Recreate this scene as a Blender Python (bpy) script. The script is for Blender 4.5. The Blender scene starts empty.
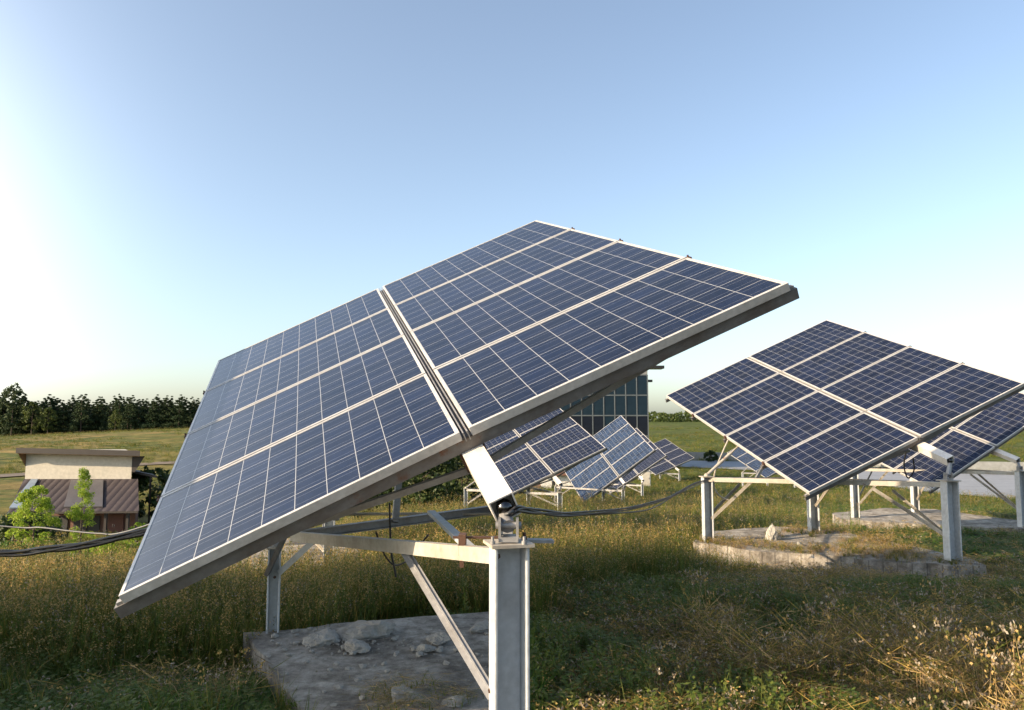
import bpy, bmesh, math, random
import numpy as np
from mathutils import Vector, noise
random.seed(7); rng = np.random.default_rng(7)
C = bpy.context.scene.collection
PI = math.pi
CZ = 1.6                                   # eye height above the near ground
F, CX, CY = 738.0, 512.0, 355.0
PIT = math.atan(65 / F)

def at(px, py, Y):                         # world point seen at a photo pixel, Y metres ahead
    u = (px - CX) / F; v = (CY - py) / F
    dy = math.cos(PIT) - v * math.sin(PIT); dz = math.sin(PIT) + v * math.cos(PIT)
    k = Y / dy
    return Vector((u * k, Y, CZ + dz * k))

# ------------------------------------------------------------------ terrain
_cy = [-40, 0, 4, 7, 10, 15, 21, 28, 37, 55, 90, 150, 300, 420, 4000]
_cz = [-1.55, -1.58, -1.62, -1.75, -1.96, -2.26, -2.72, -3.30, -3.90, -4.6, -4.8, -4.1, -1.0, -.6, -.6]
_ly = [-40, 0, 4, 7, 12, 15, 22, 32, 42, 60, 80, 150, 250, 330, 4000]
_lz = [-1.55, -1.58, -1.62, -1.85, -2.65, -3.25, -4.2, -5.7, -6.5, -6.5, -6.2, -6.3, -6.6, -6.0, -6.0]
def sm(a, b, x):
    t = np.clip((x - a) / (b - a), 0, 1); return t * t * (3 - 2 * t)
def gz(x, y):
    x = np.asarray(x, float); y = np.asarray(y, float)
    c = np.interp(y, _cy, _cz); l = np.interp(y, _ly, _lz)
    w = sm(-.10, -.36, x / np.maximum(y, 1.0))
    z = c * (1 - w) + l * w
    near = np.clip(1 - (y - 25) / 60, 0, 1)
    z = z + near * (.03 * np.sin(x * 1.3 + .4 * y) * np.cos(y * 1.1 - .7 * x) + .02 * np.sin(3.1 * x + 1.7 * y))
    z = z + w * sm(90, 230, y) * np.clip((x + 175) / 66, -.3, 1.6) * 3.2
    z = z + .35 * sm(60, 200, y) * np.sin(x * .021 + 1) * np.cos(y * .013)
    return z + CZ
def g(x, y): return float(gz(x, y))

# ------------------------------------------------------------------ materials
def mat(name):
    m = bpy.data.materials.new(name); m.use_nodes = True
    nt = m.node_tree; b = nt.nodes['Principled BSDF']; return m, nt, b
def N(nt, t, **k):
    n = nt.nodes.new(t)
    for a, v in k.items(): setattr(n, a, v)
    return n
def L(nt, a, b): nt.links.new(a, b)
def ramp(nt, fac, stops):
    r = N(nt, 'ShaderNodeValToRGB'); e = r.color_ramp.elements
    while len(e) < len(stops): e.new(.5)
    for i, (p, c) in enumerate(stops):
        e[i].position = p; e[i].color = (*c, 1) if len(c) == 3 else c
    if fac is not None: L(nt, fac, r.inputs[0])
    return r
def noise_n(nt, scale, detail=4, rough=.55, vec=None):
    n = N(nt, 'ShaderNodeTexNoise'); n.inputs['Scale'].default_value = scale
    n.inputs['Detail'].default_value = detail; n.inputs['Roughness'].default_value = rough
    if vec is not None: L(nt, vec, n.inputs['Vector'])
    return n
def mixc(nt, fac, a, b, mode='MIX'):
    m = N(nt, 'ShaderNodeMix', data_type='RGBA', blend_type=mode)
    for s, v in ((m.inputs['Factor'], fac), (m.inputs['A'], a), (m.inputs['B'], b)):
        if isinstance(v, (int, float)): s.default_value = v
        elif isinstance(v, tuple): s.default_value = (*v, 1)
        else: L(nt, v, s)
    return m.outputs['Result']
def math_n(nt, op, a, b=None, c=None):
    m = N(nt, 'ShaderNodeMath', operation=op)
    for s, v in zip(m.inputs, (a, b, c)):
        if v is None: continue
        if isinstance(v, (int, float)): s.default_value = v
        else: L(nt, v, s)
    return m.outputs[0]
def bump(nt, b, h, strength=.3, dist=.02):
    n = N(nt, 'ShaderNodeBump'); n.inputs['Strength'].default_value = strength; n.inputs['Distance'].default_value = dist
    L(nt, h, n.inputs['Height']); L(nt, n.outputs[0], b.inputs['Normal'])
def objco(nt): return N(nt, 'ShaderNodeTexCoord').outputs['Object']

def weathered(name, base, dirt, rough=.5, metal=0., scale=6., amt=.5, rust=0.):
    m, nt, b = mat(name); v = objco(nt)
    n1 = noise_n(nt, scale, 8, .65, v); n2 = noise_n(nt, scale * 7, 4, .6, v)
    f = ramp(nt, n1.outputs[0], [(.38, (0, 0, 0)), (.72, (amt, amt, amt))])
    c = mixc(nt, f.outputs[0], base, dirt)
    f2 = ramp(nt, n2.outputs[0], [(.3, (.78, .78, .78)), (.7, (1, 1, 1))])
    c = mixc(nt, 1.0, c, f2.outputs[0], 'MULTIPLY')
    if rust > 0:
        n3 = noise_n(nt, 3.3, 9, .7, v)
        f3 = ramp(nt, n3.outputs[0], [(.66 - rust * .2, (0, 0, 0)), (.74 - rust * .2, (1, 1, 1))])
        c = mixc(nt, f3.outputs[0], c, (.16, .06, .025))
    L(nt, c, b.inputs['Base Color']); b.inputs['Roughness'].default_value = rough; b.inputs['Metallic'].default_value = metal
    bump(nt, b, n2.outputs[0], .15, .004)
    return m
M = {}
M['alu'] = weathered('aluminium_frame', (.60, .58, .55), (.42, .38, .34), .42, .15, 5, .6)
M['galv'] = weathered('galvanised_steel', (.36, .355, .35), (.22, .20, .18), .5, .35, 7, .8, .08)
M['purlin'] = weathered('purlin_steel', (.20, .195, .19), (.12, .09, .07), .55, .3, 5, .9, .25)
M['post'] = weathered('painted_post', (.52, .55, .57), (.36, .35, .33), .55, .0, 4, .7, .06)
M['beam'] = weathered('cream_painted_beam', (.50, .46, .39), (.30, .24, .17), .55, .0, 5, .8, .12)
M['tube'] = weathered('white_painted_tube', (.74, .71, .66), (.52, .44, .36), .5, .0, 5, .6, .03)
M['rust'] = weathered('rusty_steel', (.075, .035, .022), (.14, .07, .04), .8, .0, 18, .9)
M['dark'] = weathered('greasy_dark_metal', (.03, .03, .032), (.08, .07, .06), .3, .6, 20, .7)
M['ball'] = weathered('bearing_steel', (.10, .10, .105), (.04, .035, .03), .18, 1.0, 20, .6)
M['rubber'] = weathered('black_cable_sheath', (.012, .012, .014), (.05, .045, .04), .45, 0, 12, .5)
M['greycable'] = weathered('grey_cable_sheath', (.05, .055, .06), (.09, .09, .09), .45, 0, 12, .5)
M['backsheet'] = weathered('white_backsheet', (.6, .6, .6), (.4, .4, .4), .6, 0, 4, .4)

def cells(name, tint, gloss=.16, lines=.34):
    m, nt, b = mat(name)
    uv = N(nt, 'ShaderNodeUVMap').outputs[0]
    sp = N(nt, 'ShaderNodeSeparateXYZ'); L(nt, uv, sp.inputs[0])
    fu = math_n(nt, 'FRACT', sp.outputs[0]); fv = math_n(nt, 'FRACT', sp.outputs[1])
    du = math_n(nt, 'MINIMUM', fu, math_n(nt, 'SUBTRACT', 1.0, fu))
    dv = math_n(nt, 'MINIMUM', fv, math_n(nt, 'SUBTRACT', 1.0, fv))
    gap = math_n(nt, 'MAXIMUM', math_n(nt, 'LESS_THAN', du, .0115), math_n(nt, 'LESS_THAN', dv, .0115))
    # two silver bus bars along the long side of the module in every cell
    bb = math_n(nt, 'MAXIMUM', math_n(nt, 'LESS_THAN', math_n(nt, 'ABSOLUTE', math_n(nt, 'SUBTRACT', fv, .26)), .007),
                math_n(nt, 'LESS_THAN', math_n(nt, 'ABSOLUTE', math_n(nt, 'SUBTRACT', fv, .74)), .007))
    cell = N(nt, 'ShaderNodeVectorMath', operation='FLOOR'); L(nt, uv, cell.inputs[0])
    wn = N(nt, 'ShaderNodeTexWhiteNoise'); wn.noise_dimensions = '2D'; L(nt, cell.outputs[0], wn.inputs['Vector'])
    vo = N(nt, 'ShaderNodeTexVoronoi'); vo.inputs['Scale'].default_value = 7; L(nt, uv, vo.inputs['Vector'])
    r1 = ramp(nt, wn.outputs['Value'], [(0, tuple(t * .72 for t in tint)), (1, tuple(t * 1.35 for t in tint))])
    r2 = ramp(nt, N_sep(nt, vo.outputs['Color']), [(0, (.78, .8, .82)), (1, (1.22, 1.2, 1.15))])
    c = mixc(nt, 1.0, r1.outputs[0], r2.outputs[0], 'MULTIPLY')
    c = mixc(nt, math_n(nt, 'MULTIPLY', bb, .27), c, (.42, .44, .48))
    c = mixc(nt, gap, c, (lines, lines, lines))
    dn = noise_n(nt, .55, 6, .6, uv); dn2 = noise_n(nt, 9, 3, .6, uv)
    df = ramp(nt, dn.outputs[0], [(.35, (.004, .004, .004)), (.75, (.03, .03, .03))])
    c = mixc(nt, df.outputs[0], c, (.34, .33, .32))
    L(nt, c, b.inputs['Base Color'])
    rr = ramp(nt, dn2.outputs[0], [(.3, (gloss,) * 3), (.8, (gloss + .12,) * 3)])
    L(nt, rr.outputs[0], b.inputs['Roughness'])
    b.inputs['IOR'].default_value = 1.47
    return m
def N_sep(nt, col):
    s = N(nt, 'ShaderNodeSeparateColor'); L(nt, col, s.inputs[0]); return s.outputs[0]
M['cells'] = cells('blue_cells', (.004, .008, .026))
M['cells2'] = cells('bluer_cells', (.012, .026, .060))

def leafmat(name, stops, trans=.35, rough=.6, spread=1.0):
    m, nt, b = mat(name)
    oi = N(nt, 'ShaderNodeObjectInfo'); geo = N(nt, 'ShaderNodeNewGeometry')
    r = math_n(nt, 'FRACT', math_n(nt, 'ADD', oi.outputs['Random'], math_n(nt, 'MULTIPLY', geo.outputs['Random Per Island'], spread)))
    rp = ramp(nt, r, stops)
    L(nt, rp.outputs[0], b.inputs['Base Color']); b.inputs['Roughness'].default_value = rough
    b.inputs['Specular IOR Level'].default_value = .25
    tr = N(nt, 'ShaderNodeBsdfTranslucent'); L(nt, rp.outputs[0], tr.inputs[0])
    mx = N(nt, 'ShaderNodeMixShader'); mx.inputs[0].default_value = trans
    L(nt, b.outputs[0], mx.inputs[1]); L(nt, tr.outputs[0], mx.inputs[2])
    L(nt, mx.outputs[0], nt.nodes['Material Output'].inputs[0])
    return m
M['green'] = leafmat('green_grass', [(0, (0.065, 0.111, 0.013)), (.5, (0.111, 0.150, 0.020)), (1, (0.182, 0.169, 0.031))])
M['lush'] = leafmat('lush_grass', [(0, (0.045, 0.112, 0.013)), (.6, (0.083, 0.173, 0.023)), (1, (0.150, 0.210, 0.033))])
M['gold'] = leafmat('dry_grass', [(0, (0.350, 0.237, 0.055)), (.35, (0.425, 0.288, 0.077)), (.6, (0.163, 0.163, 0.033)), (1, (0.100, 0.125, 0.022))])
M['seed'] = leafmat('seed_heads', [(0, (0.408, 0.252, 0.077)), (.4, (0.552, 0.372, 0.143)), (.6, (0.192, 0.168, 0.044)), (1, (0.120, 0.132, 0.033))])
M['straw'] = leafmat('straw', [(0, (0.400, 0.264, 0.110)), (.5, (0.138, 0.090, 0.039)), (1, (0.625, 0.444, 0.209))], .2)
M['puff'] = leafmat('dried_flower_heads', [(0, (.30, .24, .17)), (.5, (.14, .10, .06)), (1, (.46, .40, .31))], .2)
M['weed'] = leafmat('weed_leaves', [(0, (0.068, 0.121, 0.018)), (.5, (0.121, 0.162, 0.029)), (1, (0.176, 0.189, 0.040))])
M['needles'] = leafmat('conifer_needles', [(0, (0.021, 0.039, 0.016)), (.5, (0.039, 0.063, 0.023)), (1, (0.063, 0.084, 0.030))], .15, .7, .35)
M['decid'] = leafmat('broad_leaves', [(0, (0.047, 0.074, 0.017)), (.5, (0.074, 0.101, 0.024)), (1, (0.101, 0.121, 0.030))], .3, .6, .5)
M['youngleaf'] = leafmat('young_bright_leaves', [(0, (0.168, 0.270, 0.024)), (.5, (0.266, 0.365, 0.036)), (1, (0.364, 0.432, 0.060))], .5, .5, .8)
M['darkleaf'] = leafmat('dark_hedge_leaves', [(0, (.02, .04, .010)), (.5, (.035, .06, .015)), (1, (.08, .10, .03))], .3, .5, .8)
M['bark'] = weathered('bark', (.10, .075, .055), (.05, .04, .03), .9, 0, 8, .8)

def ground_material():
    m, nt, b = mat('meadow_ground')
    geo = N(nt, 'ShaderNodeNewGeometry').outputs['Position']
    sp = N(nt, 'ShaderNodeSeparateXYZ'); L(nt, geo, sp.inputs[0])
    mp = N(nt, 'ShaderNodeMapping'); L(nt, geo, mp.inputs[0]); mp.inputs['Scale'].default_value = (.55, .8, 1); mp.inputs['Rotation'].default_value = (0, 0, .35)
    near = noise_n(nt, 2.2, 8, .7, geo)
    fine = noise_n(nt, 28, 6, .7, geo)
    rn = ramp(nt, near.outputs[0], [(.3, (.03, .035, .012)), (.5, (.065, .055, .03)), (.68, (.11, .085, .048))])
    rf = ramp(nt, fine.outputs[0], [(.3, (.55, .55, .55)), (.7, (1.3, 1.25, 1.2))])
    cn = mixc(nt, 1.0, rn.outputs[0], rf.outputs[0], 'MULTIPLY')
    big = noise_n(nt, .055, 6, .6, mp.outputs[0]); mid = noise_n(nt, .35, 10, .8, geo)
    rl = ramp(nt, big.outputs[0], [(.32, (.09, .12, .03)), (.42, (.20, .165, .055)), (.50, (.085, .11, .03)), (.57, (.26, .19, .075)), (.66, (.12, .12, .04)), (.78, (.22, .17, .06))])
    rr = ramp(nt, big.outputs[0], [(.32, (.055, .085, .02)), (.45, (.10, .12, .03)), (.55, (.065, .09, .022)), (.65, (.13, .125, .04)), (.8, (.07, .09, .025))])
    side = N(nt, 'ShaderNodeMapRange'); L(nt, sp.outputs[0], side.inputs[0]); side.inputs[1].default_value = -25; side.inputs[2].default_value = 5
    cf = mixc(nt, side.outputs[0], rl.outputs[0], rr.outputs[0])
    rm = ramp(nt, mid.outputs[0], [(.36, (.4, .43, .4)), (.64, (1.5, 1.42, 1.3))])
    cf = mixc(nt, 1.0, cf, rm.outputs[0], 'MULTIPLY')
    dist = N(nt, 'ShaderNodeMapRange'); L(nt, sp.outputs[1], dist.inputs[0]); dist.inputs[1].default_value = 18; dist.inputs[2].default_value = 45
    c = mixc(nt, dist.outputs[0], cn, cf)
    L(nt, c, b.inputs['Base Color']); b.inputs['Roughness'].default_value = .95; b.inputs['Specular IOR Level'].default_value = .1
    h = math_n(nt, 'ADD', math_n(nt, 'MULTIPLY', mid.outputs[0], 1.0), math_n(nt, 'MULTIPLY', fine.outputs[0], .15))
    bump(nt, b, h, .8, .35)
    return m
M['ground'] = ground_material()

def concrete():
    m, nt, b = mat('rough_concrete'); v = N(nt, 'ShaderNodeNewGeometry').outputs['Position']
    n1 = noise_n(nt, 1.8, 10, .72, v); n2 = noise_n(nt, 30, 6, .7, v); n3 = noise_n(nt, 6, 8, .75, v)
    r = ramp(nt, n1.outputs[0], [(.32, (.12, .105, .088)), (.46, (.30, .27, .23)), (.60, (.44, .41, .36)), (.72, (.30, .26, .21))])
    r3 = ramp(nt, n3.outputs[0], [(.38, (.42, .39, .35)), (.6, (1.1, 1.1, 1.1))])
    c = mixc(nt, 1.0, r.outputs[0], r3.outputs[0], 'MULTIPLY')
    # board marks on upright faces
    geo = N(nt, 'ShaderNodeNewGeometry'); sn = N(nt, 'ShaderNodeSeparateXYZ'); L(nt, geo.outputs['Normal'], sn.inputs[0])
    sp = N(nt, 'ShaderNodeSeparateXYZ'); L(nt, v, sp.inputs[0])
    s = math_n(nt, 'FRACT', math_n(nt, 'MULTIPLY', math_n(nt, 'SUBTRACT', sp.outputs[0], math_n(nt, 'MULTIPLY', sp.outputs[1], .55)), 5.5))
    ln = math_n(nt, 'MULTIPLY', math_n(nt, 'LESS_THAN', s, .09), math_n(nt, 'LESS_THAN', math_n(nt, 'ABSOLUTE', sn.outputs[2]), .5))
    c = mixc(nt, math_n(nt, 'MULTIPLY', ln, .55), c, (.05, .045, .04))
    L(nt, c, b.inputs['Base Color']); b.inputs['Roughness'].default_value = .92
    h = math_n(nt, 'ADD', math_n(nt, 'MULTIPLY', n3.outputs[0], 1.0), math_n(nt, 'MULTIPLY', n2.outputs[0], .35))
    bump(nt, b, h, .7, .03)
    return m
M['concrete'] = concrete()

M['rock'] = weathered('broken_concrete', (.42, .40, .36), (.24, .22, .19), .95, 0, 9, .9)
M['asphalt'] = weathered('pale_worn_road', (.30, .31, .33), (.20, .20, .20), .8, 0, .6, .7)
M['wallgrey'] = weathered('grey_wall', (.26, .27, .27), (.15, .15, .14), .85, 0, .6, .8)
M['dirt'] = weathered('dirt_track', (.20, .15, .10), (.09, .065, .04), .95, 0, .35, .9)
M['plaster'] = weathered('cream_plaster', (.56, .52, .44), (.46, .42, .34), .85, 0, .7, .5)
M['whiteplaster'] = weathered('white_plaster', (.74, .72, .67), (.55, .52, .46), .85, 0, .7, .5)
M['eave'] = weathered('dark_brown_eave', (.020, .014, .012), (.035, .025, .02), .6, 0, 3, .6)
M['soffit'] = weathered('timber_soffit', (.30, .17, .07), (.20, .11, .05), .7, 0, 4, .6)
M['redwood'] = weathered('red_brown_door', (.14, .045, .03), (.08, .03, .02), .6, 0, 4, .6)
M['brownroof'] = weathered('rusty_brown_roof', (.20, .10, .07), (.11, .07, .055), .85, 0, 1.5, .8)
M['darkgap'] = weathered('dark_opening', (.02, .02, .02), (.035, .03, .03), .6, 0, 3, .5)
M['facade'] = weathered('dark_blue_facade_glass', (.008, .020, .034), (.014, .028, .040), .30, 0, .25, .7)
M['facade2'] = weathered('blacker_facade_glass', (.006, .009, .018), (.014, .016, .022), .3, 0, .25, .7)
M['mullion'] = weathered('grey_mullion', (.14, .16, .17), (.09, .10, .11), .5, .2, 2, .5)
M['skylight'] = weathered('dull_skylight_glass', (.10, .095, .10), (.15, .14, .14), .35, 0, .8, .6)
M['bluepane'] = weathered('pale_blue_pane', (.22, .27, .33), (.16, .2, .25), .3, 0, 1, .5)
for k_ in ('facade', 'facade2'): M[k_].node_tree.nodes['Principled BSDF'].inputs['Specular IOR Level'].default_value = .25
def tilemat():
    m, nt, b = mat('tile_roof'); v = objco(nt)
    sp = N(nt, 'ShaderNodeSeparateXYZ'); L(nt, v, sp.inputs[0])
    fx = math_n(nt, 'ABSOLUTE', math_n(nt, 'SINE', math_n(nt, 'MULTIPLY', sp.outputs[0], 7.0)))
    fy = math_n(nt, 'FRACT', math_n(nt, 'MULTIPLY', sp.outputs[1], 2.9))
    h = math_n(nt, 'ADD', fx, math_n(nt, 'MULTIPLY', fy, .5))
    n1 = noise_n(nt, 1.3, 6, .6, v)
    r = ramp(nt, n1.outputs[0], [(.3, (.030, .022, .025)), (.7, (.046, .034, .037))])
    d = ramp(nt, h, [(.1, (.62, .6, .6)), (.6, (1, 1, 1))])
    L(nt, mixc(nt, 1.0, r.outputs[0], d.outputs[0], 'MULTIPLY'), b.inputs['Base Color']); b.inputs['Roughness'].default_value = .7
    bump(nt, b, h, .6, .06); return m
M['tiles'] = tilemat()

# ------------------------------------------------------------------ mesh helper
class MB:
    def __init__(s): s.v = []; s.f = []; s.m = []; s.sm = []
    def add(s, vs, fs, mi=0, smooth=False):
        o = len(s.v); s.v += [tuple(p) for p in vs]
        s.f += [tuple(i + o for i in f) for f in fs]; s.m += [mi] * len(fs); s.sm += [smooth] * len(fs)
    def hexa(s, p, mi=0):                  # 4 bottom + 4 top corners
        s.add(p, [(0, 3, 2, 1), (4, 5, 6, 7), (0, 1, 5, 4), (1, 2, 6, 5), (2, 3, 7, 6), (3, 0, 4, 7)], mi)
    def box(s, c, size, ax=None, mi=0):
        c = Vector(c); X, Y, Z = ax or (Vector((1, 0, 0)), Vector((0, 1, 0)), Vector((0, 0, 1)))
        hx, hy, hz = (q / 2 for q in size)
        s.hexa([c + X * a * hx + Y * b * hy + Z * d * hz for d in (-1, 1) for a, b in ((-1, -1), (1, -1), (1, 1), (-1, 1))], mi)
    def bar(s, p, q, w, h, up=(0, 0, 1), mi=0):   # rectangular bar p->q, w across, h along up
        p = Vector(p); q = Vector(q); d = (q - p).normalized(); u = Vector(up)
        x = d.cross(u)
        if x.length < 1e-4: x = d.cross(Vector((1, 0, 0)))
        x.normalize(); u = x.cross(d).normalized()
        s.box((p + q) / 2, (w, (q - p).length, h), (x, d, u), mi)
    def channel(s, p, q, w, h, up, t=.005, mi=0, flip=1):   # C section: web + two flanges
        p = Vector(p); q = Vector(q); d = (q - p).normalized(); u = Vector(up); x = d.cross(u).normalized() * flip; u = d.cross(x).normalized() * -flip
        if u.dot(Vector(up)) < 0: u = -u
        s.box((p + q) / 2 - x * (w / 2 - t / 2), (t, (q - p).length, h), (x, d, u), mi)
        for k in (-1, 1):
            s.box((p + q) / 2 + u * k * (h / 2 - t / 2) + x * t / 2, (w - t, (q - p).length, t), (x, d, u), mi)
    def tube(s, pts, r, n=8, mi=0, cap=True):
        pts = [Vector(p) for p in pts]; rr = r if isinstance(r, (list, tuple)) else [r] * len(pts)
        rings = []; ref = None
        for i, p in enumerate(pts):
            d = (pts[min(i + 1, len(pts) - 1)] - pts[max(i - 1, 0)]).normalized()
            a = d.orthogonal().normalized() if ref is None else (ref - d * ref.dot(d)).normalized()
            ref = a; b = d.cross(a)
            rings.append([p + (a * math.cos(2 * PI * k / n) + b * math.sin(2 * PI * k / n)) * rr[i] for k in range(n)])
        vs = [v for r_ in rings for v in r_]
        fs = [(i * n + k, i * n + (k + 1) % n, (i + 1) * n + (k + 1) % n, (i + 1) * n + k) for i in range(len(pts) - 1) for k in range(n)]
        s.add(vs, fs, mi, True)
        if cap: s.add(rings[0], [tuple(range(n))[::-1]], mi); s.add(rings[-1], [tuple(range(n))], mi)
    def sphere(s, c, r, mi=0, n=14):
        c = Vector(c); r = Vector(r) if not isinstance(r, (int, float)) else Vector((r, r, r))
        vs = []; 
        for i in range(1, n // 2 + 2):
            th = PI * i / (n // 2 + 2)
            for k in range(n): vs.append(c + Vector((r.x * math.sin(th) * math.cos(2 * PI * k / n), r.y * math.sin(th) * math.sin(2 * PI * k / n), r.z * math.cos(th))))
        m = n // 2 + 1
        fs = [(i * n + k, (i + 1) * n + k, (i + 1) * n + (k + 1) % n, i * n + (k + 1) % n) for i in range(m - 1) for k in range(n)]
        fs.append(tuple(range(n))); fs.append(tuple((m - 1) * n + k for k in range(n))[::-1])
        s.add(vs, fs, mi, True)
    def build(s, name, mats, parent=None, org=None, bevel=0):
        o_ = Vector(org) if org is not None else Vector((0, 0, 0))
        me = bpy.data.meshes.new(name); me.from_pydata([tuple(Vector(v) - o_) for v in s.v], [], s.f)
        for m_ in (mats if isinstance(mats, (list, tuple)) else [mats]): me.materials.append(m_)
        me.polygons.foreach_set('material_index', s.m); me.polygons.foreach_set('use_smooth', s.sm); me.update()
        ob = bpy.data.objects.new(name, me); C.objects.link(ob)
        if parent is not None: ob.parent = parent
        else: ob.location = o_
        if bevel:
            bv = ob.modifiers.new('bevel', 'BEVEL'); bv.width = bevel; bv.segments = 2; bv.limit_method = 'ANGLE'
        return ob
def tag(o, label=None, cat=None, group=None, kind=None):
    if label: o['label'] = label
    if cat: o['category'] = cat
    if group: o['group'] = group
    if kind: o['kind'] = kind
    return o
def empty(name, loc, label, cat, group=None):
    o = bpy.data.objects.new(name, None); C.objects.link(o); o.location = loc; o.empty_display_size = .2
    return tag(o, label, cat, group)

# ------------------------------------------------------------------ camera, light, sky
cam = bpy.data.cameras.new('camera'); co = bpy.data.objects.new('camera', cam); C.objects.link(co)
co.location = (0, 0, CZ); co.rotation_euler = (PI / 2 + PIT, 0, 0)
cam.sensor_width = 36; cam.lens = F / 1024 * 36; cam.clip_start = .05; cam.clip_end = 6000
sc = bpy.context.scene; sc.camera = co
SUN_AZ, SUN_EL = math.radians(-113), math.radians(20.5)          # azimuth from +Y towards +X
sd = Vector((math.sin(SUN_AZ) * math.cos(SUN_EL), math.cos(SUN_AZ) * math.cos(SUN_EL), math.sin(SUN_EL)))
sl = bpy.data.lights.new('sun', 'SUN'); sl.energy = 4.3; sl.angle = math.radians(.55); sl.color = (1, .79, .54)
so = bpy.data.objects.new('sun', sl); C.objects.link(so); so.rotation_euler = (-sd).to_track_quat('-Z', 'Y').to_euler(); so.location = (-30, 0, 20)
w = bpy.data.worlds.new('World'); sc.world = w; w.use_nodes = True; nt = w.node_tree
SAT, HUE, GP1, GA1, GA2 = .82, .5, 26.0, 9.0, .3
sky = N(nt, 'ShaderNodeTexSky'); sky.sky_type = 'NISHITA'; sky.sun_disc = False
sky.sun_elevation = SUN_EL; sky.sun_rotation = SUN_AZ
sky.air_density = 1.0; sky.dust_density = 1.8; sky.ozone_density = 1.5; sky.altitude = 200
bg = nt.nodes['Background']; hs = N(nt, 'ShaderNodeHueSaturation'); hs.inputs['Saturation'].default_value = SAT; hs.inputs['Hue'].default_value = HUE; L(nt, sky.outputs[0], hs.inputs['Color'])
# added glow painted into the sky to whiten its west, fixed in world directions
tcw = N(nt, 'ShaderNodeTexCoord'); gd = (math.sin(math.radians(-56)) * math.cos(math.radians(9)), math.cos(math.radians(-56)) * math.cos(math.radians(9)), math.sin(math.radians(9)))
dp = N(nt, 'ShaderNodeVectorMath', operation='DOT_PRODUCT'); nz_ = N(nt, 'ShaderNodeVectorMath', operation='NORMALIZE'); L(nt, tcw.outputs['Generated'], nz_.inputs[0]); L(nt, nz_.outputs[0], dp.inputs[0]); dp.inputs[1].default_value = gd
g1 = math_n(nt, 'POWER', math_n(nt, 'MAXIMUM', dp.outputs['Value'], 0.0), GP1); g2 = math_n(nt, 'POWER', math_n(nt, 'MAXIMUM', dp.outputs['Value'], 0.0), 2.0)
gg = math_n(nt, 'ADD', math_n(nt, 'MULTIPLY', g1, GA1), math_n(nt, 'MULTIPLY', g2, GA2))
va = N(nt, 'ShaderNodeVectorMath', operation='SCALE'); va.inputs[0].default_value = (1, .98, .93); L(nt, gg, va.inputs['Scale'])
vs_ = N(nt, 'ShaderNodeVectorMath', operation='ADD'); tn = N(nt, 'ShaderNodeVectorMath', operation='MULTIPLY'); tn.inputs[1].default_value = (.93, .975, 1.0); L(nt, hs.outputs[0], tn.inputs[0]); L(nt, tn.outputs[0], vs_.inputs[0]); L(nt, va.outputs[0], vs_.inputs[1]); L(nt, vs_.outputs[0], bg.inputs[0]); bg.inputs[1].default_value = .118
sc.view_settings.view_transform = 'Standard'; sc.view_settings.look = 'None'; sc.view_settings.exposure = 1.18; sc.view_settings.gamma = 1
sc.cycles.max_bounces = 6; sc.cycles.transparent_max_bounces = 8
try: sc.cycles.use_denoising = True
except Exception: pass

# ------------------------------------------------------------------ ground
def make_ground():
    ys = np.concatenate([np.linspace(-60, -2, 12), np.linspace(0, 30, 121), np.geomspace(30.8, 4000, 90)])
    ts = np.concatenate([-np.geomspace(1, .006, 70) , [0], np.geomspace(.006, 1, 70)])
    xs = ts * 3000; xs = np.sort(np.concatenate([xs, np.linspace(-17, 17, 137)]))
    X, Y = np.meshgrid(xs, ys); Z = gz(X, Y)
    V = np.stack([X, Y, Z], -1).reshape(-1, 3); nx, ny = len(xs), len(ys)
    i = np.arange(nx - 1)[None, :] + nx * np.arange(ny - 1)[:, None]; i = i.ravel()
    Fc = np.stack([i, i + 1, i + nx + 1, i + nx], 1)
    me = bpy.data.meshes.new('ground'); me.from_pydata(V.tolist(), [], Fc.tolist()); me.materials.append(M['ground'])
    me.polygons.foreach_set('use_smooth', [True] * len(me.polygons))
    o = bpy.data.objects.new('ground', me); C.objects.link(o); tag(o, kind='structure')
make_ground()

# ------------------------------------------------------------------ solar tracker
GRP = 'tilted solar arrays on steel posts'
class Pose:
    def __init__(s, T, az=None, roll=None, b=None, aL=None, aR=None, dL=None, dR=None):
        s.T = Vector(T)
        if az is not None:
            az, roll, el = math.radians(az), math.radians(roll), math.radians(19.6)
            bb = Vector((math.sin(az) * math.cos(el), math.cos(az) * math.cos(el), math.sin(el)))
            h = Vector((math.cos(az), -math.sin(az), 0)); n0 = h.cross(bb)
            a = h * math.cos(roll) + n0 * math.sin(roll)
            s.b = bb * 4.02; s.aL = s.aR = a * 1.68; s.dL = s.dR = Vector((0, 0, 0))
        else:
            s.b, s.aL, s.aR, s.dL, s.dR = map(Vector, (b, aL, aR, dL, dR))
        s.a = ((s.aL + s.aR) / 2).normalized(); s.bh = s.b.normalized(); s.n = s.a.cross(s.bh).normalized()
        s.bh2 = s.n.cross(s.a)
        f = Vector((s.bh.x, s.bh.y, 0)).normalized(); s.f = f; s.h = Vector((f.y, -f.x, 0))
    def Q(s, side, p, w_, h=0.):            # side -1 / +1, p seam->outer edge, w near->far
        a, d = (s.aL, s.dL) if side < 0 else (s.aR, s.dR)
        return s.T + a * (side * p) + (s.b + d * p) * w_ + s.n * h

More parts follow.
